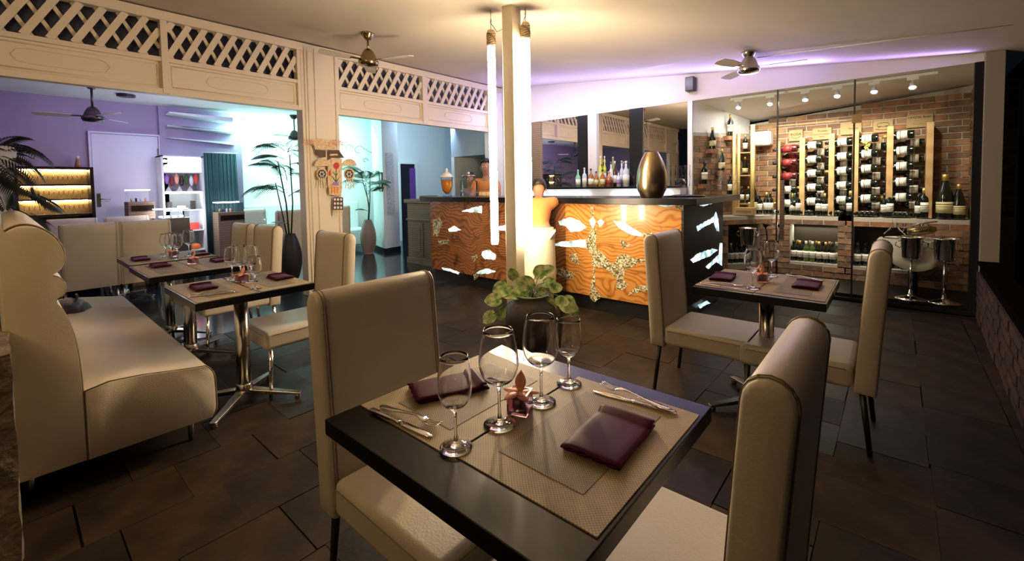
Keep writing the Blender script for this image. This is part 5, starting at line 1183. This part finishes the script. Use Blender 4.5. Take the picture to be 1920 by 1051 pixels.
for q_ in ([(456, 520), (405, 460), (430, 480), (456, 505)], [(464, 520), (510, 455), (490, 480), (464, 500)], [(455, 600), (400, 520), (430, 545), (455, 580)], [(462, 600), (512, 530), (480, 560), (462, 580)]): oleaf(q_, 'painted_leaf', 'greendye', .022, .004)
oleaf([(400, 635), (430, 600), (480, 600), (495, 640)], 'painted_pot', 'violetlabel', .022, .004)
for k in range(3): oleaf([(400+k*35, 655), (418+k*35, 658), (416+k*35, 740), (400+k*35, 735)], 'painted_stripe', 'orange', .022, .003)
for cx_, s_ in ((285, 1), (620, 1)):
    oleaf(circ(cx_, 400, 92, 88, 14, PI, 2*PI), 'fan_leaf', 'straw', .02, .006)
    oleaf(circ(cx_, 500, 68, 72, 16), 'woven_disc', 'straw', .008, .006); oleaf(circ(cx_, 500, 52, 56, 14), 'disc_centre', 'strawdark', .014, .004)
    for k in range(6): a_ = k*PI/3; oleaf(circ(cx_+25*math.cos(a_), 500+27*math.sin(a_), 9, 10, 8), 'shell', 'whitelabel', .019, .004)
    for k in range(4): x_ = cx_-30+k*22; oleaf([(x_, 540), (x_+9, 540), (x_+4+(k-1)*12, 675), (x_-8+(k-1)*12, 675)], 'tassel', 'straw', .018, .003)
oleaf([(425, 785), (545, 785), (545, 940), (425, 940)], 'lower_plaque', 'strawdark', .012)
for k in range(9): oleaf(circ(445+(k % 3)*38, 812+(k//3)*50, 13, 16, 8), 'shell', 'whitelabel', .019, .004)
for k in range(4): x_ = 430+k*32; oleaf([(x_, 945), (x_+18, 945), (x_+14, 1010), (x_+3, 1010)], 'tassel', 'straw', .012, .004)
# ================================================================== back-bar glasses and spirits
Zs = 1.262; Ys = 5.76
def spirit(px, kind, h, w, lb, colr_, cap='whitecap', lab='whitelabel', y=Ys):
    x = at(px, 345, Y=y).x; t = thing('spirit_bottle', lb, 'bottle', (x, y, Zs), 0, 'spirit bottles on the back bar')
    MB().lathe([(0, 0), (w, 0), (w, h*.55), (w*.85, h*.64), (w*.34, h*.74), (w*.32, h*.92), (0, h*.925)], 16).build('bottle_glass', colr_, t); MB().lathe([(w*.38, h*.9), (w*.38, h), (0, h)], 12).build('cap', cap, t)
    MB().lathe([(w*1.01, h*.15), (w*1.01, h*.45)], 16).build('paper_label', lab, t, fix=False)
M['amberb'] = mat('amber_spirit', (.35, .14, .03), .08, coat=.6); M['clearb'] = mat('pale_spirit_glass', (.62, .70, .78), .08, coat=.6); M['mint'] = mat('mint_spirit', (.22, .6, .35), .1, coat=.6); M['limeb'] = mat('lime_spirit', (.6, .7, .08), .1, coat=.6)
SP = [(1084, .26, .036, 'green bottle with slim neck, first after the cocktail glasses', 'mint', 'whitecap', 'whitelabel'), (1096, .29, .034, 'clear bottle with tall pale stopper', 'clearb', 'whitecap', 'whitelabel'), (1108, .27, .040, 'squat pale-labelled whisky bottle', 'amberb', 'blackcap', 'whitelabel'), (1118, .23, .034, 'small brown bottle with ornate label', 'amberb', 'blackcap', 'yellowlabel'),
      (1126, .45, .026, 'tall lime yellow bottle, left of the pair', 'limeb', 'whitecap', 'yellowlabel'), (1134, .45, .024, 'tall lime yellow bottle, right of the pair', 'limeb', 'whitecap', 'whitelabel'), (1130, .25, .036, 'amber bottle before the tall lime pair', 'amberb', 'blackcap', 'yellowlabel'), (1142, .22, .05, 'wide amber bottle with tilted label', 'amberb', 'gold', 'redlabel'),
      (1146, .36, .03, 'clear bottle behind the wide amber one', 'clearb', 'blue', 'whitelabel'), (1153, .37, .03, 'reddish bottle with pale cap', 'redbottle', 'whitecap', 'whitelabel'), (1160, .22, .03, 'small pale blue bottle', 'clearb', 'blue', 'violetlabel'), (1166, .37, .028, 'tall clear bottle with silver top', 'clearb', 'steel', 'whitelabel'), (1174, .36, .045, 'big clear decanter-like bottle', 'clearb', 'whitecap', 'whitelabel')]
for k, (px, h, w, lb, c_, cp, lab) in enumerate(SP): spirit(px, 's', h, w, lb+' on the back bar', c_, cp, lab, Ys+.06*(k % 2)-.03+(.06 if h > .3 else -.03))
mg = MB().lathe([(0, 0), (.034, 0), (.034, .003), (.005, .008), (.004, .09), (.01, .10), (.055, .165)], 20).build('cocktail_glass', 'thin'); first = True
ORD = ['first', 'second', 'third', 'fourth', 'fifth', 'sixth', 'seventh', 'eighth', 'ninth', 'tenth', 'eleventh', 'twelfth']
for k in range(9):
    o = mg if first else mg.copy()
    if not first: COL.objects.link(o)
    first = False; o.location = (at(1020+k*8, 345, Y=Ys).x, Ys+.05*(k % 2)-.03, Zs); tag(o, '%s from the left in the row of cocktail glasses under the mirror' % ORD[k], 'glass', 'cocktail glasses on the back bar')
o = mg.copy(); COL.objects.link(o); o.location = (at(1188, 345, Y=Ys).x, Ys, Zs); o.scale = (1.1, 1.1, 1.3); tag(o, 'single cocktail glass just left of the bronze vase', 'glass')
hb = MB().lathe([(0, 0), (.028, 0), (.032, .10), (.034, .13)], 16).build('tumbler', 'thin'); first = True
for k in range(10):
    o = hb if first else hb.copy()
    if not first: COL.objects.link(o)
    first = False; o.location = (at(1252+(k % 5)*9, 345, Y=Ys).x, Ys+.02, Zs+(.135 if k > 4 else 0)); tag(o, '%s from the left in the %s tier of tumblers right of the bronze vase' % (ORD[k % 5], 'upper' if k > 4 else 'lower'), 'glass', 'tumblers right of the bronze vase')
# ================================================================== ice buckets, service table
def ice(px, label, Yq=6.1):
    p_ = at(px, 470, Y=Yq); t = thing('wine_bucket_stand', label, 'wine bucket', (p_.x, Yq, .06), 0, 'wine buckets on stands')
    MB().lathe([(0, 0), (.13, 0), (.125, .012), (.05, .03), (.018, .05), (.014, .1)], 28).build('base', 'chrome', t); MB().cyl(0, 0, .08, .44, .013, 12).build('pole', 'chrome', t)
    MB().lathe([(0, .42), (.075, .425), (.08, .44), (.095, .63), (.105, .64), (.10, .65), (.09, .635), (.075, .46), (0, .45)], 28).build('bucket', 'chrome', t)
    for s_ in (-1, 1): MB().tube([(s_*.09, 0, .60), (s_*.12, 0, .59), (s_*.125, 0, .55), (s_*.09, 0, .53)], .006, 6).build('handle', 'chrome', t)
ice(1709, 'chrome wine bucket on a stand, left one before the white-clothed table'); ice(1772, 'chrome wine bucket on a stand, right one before the white-clothed table')
ice(1401, 'chrome wine bucket on a stand at the left end of the cellar', 6.3)
tb = thing('service_table', 'round service table hidden under white linen in the cellar', 'table', (.16, 6.48, .06)); MB().cyl(0, 0, .0, .55, .04, 16).build('pedestal', 'blackmetal', tb); MB().cyl(0, 0, .55, .58, .29, 32).build('tabletop', 'barend', tb)
v = [(0, 0, .0)]; f = []; n = 64; rings = [(.15, 0), (.29, 0), (.305, -.02)]+[(.31+.012*i, -.02-.045*i) for i in range(1, 5)]
for (r, z) in rings:
    for k in range(n):
        a_ = 2*PI*k/n; wv_ = (.5+.5*math.cos(4*a_)); fz = z*(1+.5*wv_) if z < -.02 else z; rr_ = r+(.018*math.sin(a_*9) if z < -.03 else 0); v.append((rr_*math.cos(a_), rr_*math.sin(a_), fz))
for k in range(n): f.append((0, 1+k, 1+(k+1) % n))
for i in range(len(rings)-1):
    for k in range(n): f.append((1+i*n+k, 1+i*n+(k+1) % n, 1+(i+1)*n+(k+1) % n, 1+(i+1)*n+k))
o = MB().add(v, f, True).build('tablecloth', 'linen'); o.location = (.16, 6.48, .645); o.modifiers.new('s', 'SOLIDIFY').thickness = .003; tag(o, 'white linen cloth draped over the round service table', 'tablecloth')
dcn = MB().lathe([(0, 0), (.10, .005), (.11, .03), (.05, .10), (.02, .15), (.016, .24), (.03, .28)], 28).build('wine_decanter', 'thin'); dcn.location = (.0, 6.42, .65); tag(dcn, 'wide clear wine decanter on the white-clothed table', 'decanter')
wc = thing('wine_cradle', 'silver wire wine cradle tilted on the white-clothed table', 'wine cradle', (.2, 6.42, .65)); 
MB().tube([(-.14, -.04, .02), (-.12, -.05, .12), (0, -.04, .17), (.14, -.03, .20)], .007, 6).tube([(-.14, .04, .02), (-.12, .05, .12), (0, .04, .17), (.14, .03, .20)], .007, 6).tube([(-.14, -.04, .02), (.14, -.04, .01), (.14, .04, .01), (-.14, .04, .02), (-.14, -.04, .02)], .006, 6).build('frame', 'chrome', wc)
MB().lathe([(0, -.1), (.045, -.09), (.05, 0), (.045, .1), (.02, .14)], 18, T=Matrix.Translation((0, 0, .09)) @ Matrix.Rotation(1.35, 4, 'Y')).build('basket', 'brass', wc)
for k in range(8):
    o = gm.copy(); COL.objects.link(o); o.location = (.05+(k % 4)*.07, 6.58+.07*(k//4), .65); o.scale = (1.2, 1.2, 1.3); tag(o, '%s small glass of the %s row on the white-clothed table' % (ORD[k % 4], 'back' if k > 3 else 'front'), 'glass', 'small glasses on the white-clothed table')
# big flared glass vase / floor bucket left in cellar
lathe_thing('glass_floor_vase', 'tall flared glass vase standing on the cellar floor at left', 'vase', [(0, 0), (.09, 0), (.06, .05), (.05, .3), (.08, .62), (.12, .70), (.116, .70), (.075, .6), (.045, .3), (0, .08)], (at(1449, 470, Y=6.4).x, 6.4, .06), 'thin')
# ================================================================== people
def figure(label, joints, edges, mtl, parts, loc=(0, 0, 0), rz=0):
    names = list(joints); me = bpy.data.meshes.new('body'); me.from_pydata([joints[n][0] for n in names], [(names.index(a), names.index(b)) for a, b in edges], [])
    o = bpy.data.objects.new('person', me); COL.objects.link(o); sk = o.modifiers.new('skin', 'SKIN'); sk.use_smooth_shade = True
    for n, d_ in zip(names, me.skin_vertices[0].data): r = joints[n][1]; d_.radius = (r, r) if not isinstance(r, tuple) else r; d_.use_root = (n == 'pelvis')
    s = o.modifiers.new('sub', 'SUBSURF'); s.levels = 2; s.render_levels = 2
    me.materials.append(M[mtl]); o.location = loc; o.rotation_euler = (0, 0, rz); return tag(o, label, 'person')
def cloth(name, parent, joints, edges, mtl, root):
    names = list(joints); me = bpy.data.meshes.new(name); me.from_pydata([joints[n][0] for n in names], [(names.index(a), names.index(b)) for a, b in edges], [])
    o = bpy.data.objects.new(name, me); COL.objects.link(o); sk = o.modifiers.new('skin', 'SKIN'); sk.use_smooth_shade = True
    for n, d_ in zip(names, me.skin_vertices[0].data): r = joints[n][1]; d_.radius = (r, r) if not isinstance(r, tuple) else r; d_.use_root = (n == root)
    s = o.modifiers.new('sub', 'SUBSURF'); s.levels = 2; s.render_levels = 2; me.materials.append(M[mtl]); o.parent = parent; return o
def person(label, loc, rz, scale=1.0, bend=0., shirt='shirt', trouser='apron', hands_z=None, apron=True):
    """faces +x locally; bend = forward lean of the torso in radians about the hips"""
    hip = Vector((0, 0, .90)); R = Matrix.Rotation(bend, 3, 'Y')
    def up(x, y, z): return tuple(hip+R @ (Vector((x, y, z))-hip))
    J = {'pelvis': ((0, 0, .92), .115), 'spine': (up(.0, 0, 1.08), .11), 'chest': (up(.0, 0, 1.28), .125), 'neckb': (up(.0, 0, 1.44), .055), 'neck': (up(.01, 0, 1.50), .048)}
    J['jaw'] = (up(.035, 0, 1.56), .062); J['head'] = (up(.02, 0, 1.64), .088); J['crown'] = (up(.0, 0, 1.71), .065)
    E_ = [('pelvis', 'spine'), ('spine', 'chest'), ('chest', 'neckb'), ('neckb', 'neck'), ('neck', 'jaw'), ('jaw', 'head'), ('head', 'crown')]
    SJ = {'pelvis': ((0, 0, .95), .125), 'spine': (up(.0, 0, 1.08), .122), 'chest': (up(.0, 0, 1.28), .138), 'neckb': (up(.0, 0, 1.42), .07)}; SE = [('pelvis', 'spine'), ('spine', 'chest'), ('chest', 'neckb')]
    for s in (-1, 1):
        n = 'l' if s > 0 else 'r'
        sh = Vector(up(0, s*.17, 1.40)); el = sh+Vector((.10, s*.06, -.25)); wr = el+Vector((.22, -s*.03, -.02 if hands_z is None else 0))
        if hands_z is not None: wr.z = hands_z+.05; el.z = max(el.z, hands_z+.06)
        J['sh'+n] = (tuple(sh), .055); J['el'+n] = (tuple(el), .040); J['wr'+n] = (tuple(wr), .026); pm = wr+Vector((.07, 0, -.015)); J['pa'+n] = (tuple(pm), (.034, .018))
        E_ += [('chest', 'sh'+n), ('sh'+n, 'el'+n), ('el'+n, 'wr'+n), ('wr'+n, 'pa'+n)]
        for k, (dy, L) in enumerate(((-.027, .068), (-.009, .078), (.009, .074), (.027, .058))):
            a_ = pm+Vector((.035, dy, 0)); b_ = a_+Vector((L*.55, dy*.1, -.006)); c_ = b_+Vector((L*.42, 0, -.018)); J['f%d%s' % (k, n)] = (tuple(a_), .009); J['g%d%s' % (k, n)] = (tuple(b_), .0085); J['h%d%s' % (k, n)] = (tuple(c_), .007)
            E_ += [('pa'+n, 'f%d%s' % (k, n)), ('f%d%s' % (k, n), 'g%d%s' % (k, n)), ('g%d%s' % (k, n), 'h%d%s' % (k, n))]
        th_ = wr+Vector((.045, -s*.035, 0)); J['t0'+n] = (tuple(th_), .010); J['t1'+n] = (tuple(th_+Vector((.035, -s*.02, -.006))), .008); E_ += [('pa'+n, 't0'+n), ('t0'+n, 't1'+n)]
        J['hp'+n] = ((0, s*.09, .88), .09); J['kn'+n] = ((.015, s*.095, .48), .058); J['an'+n] = ((0, s*.1, .08), .038); J['to'+n] = ((.14, s*.11, .035), .032); E_ += [('pelvis', 'hp'+n), ('hp'+n, 'kn'+n), ('kn'+n, 'an'+n), ('an'+n, 'to'+n)]
        SJ['sh'+n] = (tuple(sh), .068); m_ = sh.lerp(el, .75); SJ['el'+n] = (tuple(m_), .055); SE += [('chest', 'sh'+n), ('sh'+n, 'el'+n)]
    b = figure(label, J, E_, 'skin', None, loc, rz); b.scale = (scale,)*3
    cloth('shirt', b, SJ, SE, shirt, 'chest')
    TJ = {'pelvis': ((0, 0, .93), .135)}; TE = []
    for s in (-1, 1):
        n = 'l' if s > 0 else 'r'; TJ['hp'+n] = ((0, s*.09, .86), .105); TJ['kn'+n] = ((.015, s*.095, .48), .075); TJ['an'+n] = ((0, s*.1, .10), .062); TE += [('pelvis', 'hp'+n), ('hp'+n, 'kn'+n), ('kn'+n, 'an'+n)]
    cloth('trousers', b, TJ, TE, trouser, 'pelvis')
    if apron: MB().lathe([(.165, .98), (.175, .85), (.185, .5), (.18, .32)], 28).build('apron', trouser, b, fix=False).modifiers.new('s', 'SOLIDIFY').thickness = .005
    # hair cap, eyes, nose, ears, mouth
    hc = R.to_4x4(); Th = Matrix.Translation(hip) @ hc @ Matrix.Translation(-hip)
    h = bmesh.new(); bmesh.ops.create_uvsphere(h, u_segments=20, v_segments=14, radius=1)
    for v_ in list(h.verts):
        if v_.co.x > .35 and v_.co.z < .42: h.verts.remove(v_)
        elif v_.co.z < -.45: h.verts.remove(v_)
    for v_ in h.verts: v_.co = Th @ Vector((v_.co.x*.102-.004, v_.co.y*.092, v_.co.z*.108+1.665))
    me = bpy.data.meshes.new('hair'); h.to_mesh(me); h.free(); me.materials.append(M['hair']); o = bpy.data.objects.new('hair', me); COL.objects.link(o); o.parent = b; o.modifiers.new('s', 'SOLIDIFY').thickness = .008
    for p_ in me.polygons: p_.use_smooth = True
    def ball(name, c_, r, m_, sc=(1, 1, 1)):
        MB().lathe([(0, -1), (.5, -.87), (.87, -.5), (1, 0), (.87, .5), (.5, .87), (0, 1)], 12, T=Th @ Matrix.Translation(c_) @ Matrix.Diagonal((r*sc[0], r*sc[1], r*sc[2], 1))).build(name, m_, b)
    for s in (-1, 1): ball('eye', (.100, s*.032, 1.625), .011, 'whitelabel'); ball('pupil', (.109, s*.032, 1.625), .005, 'hair'); ball('ear', (.012, s*.088, 1.61), .026, 'skin', (.6, .3, 1))
    ball('nose', (.115, 0, 1.595), .014, 'skin', (1, .8, 1.5)); ball('mouth', (.098, 0, 1.558), .02, 'redlabel', (.5, 1, .25))
    return b
person('bartender with black hair in a grey shirt, standing behind the left end of the bar', (-5.72, 5.5, 0), -1.0, .88, .05, 'greyshirt', 'greyshirt', None, False)
person('second bartender in an orange shirt behind the bar, beside the glowing lamp', (-5.2, 5.36, 0), -1.0, 1.0, .05, 'shirt', 'greyshirt', None, False)
person('waiter in orange shirt and long cream apron leaning over the bar behind the column', (-2.66, 3.46, 0), 2.2, .90, .80, 'shirt', 'apron', 1.19)
print('OBJECTS', len(bpy.data.objects), 'tiles', ntile)
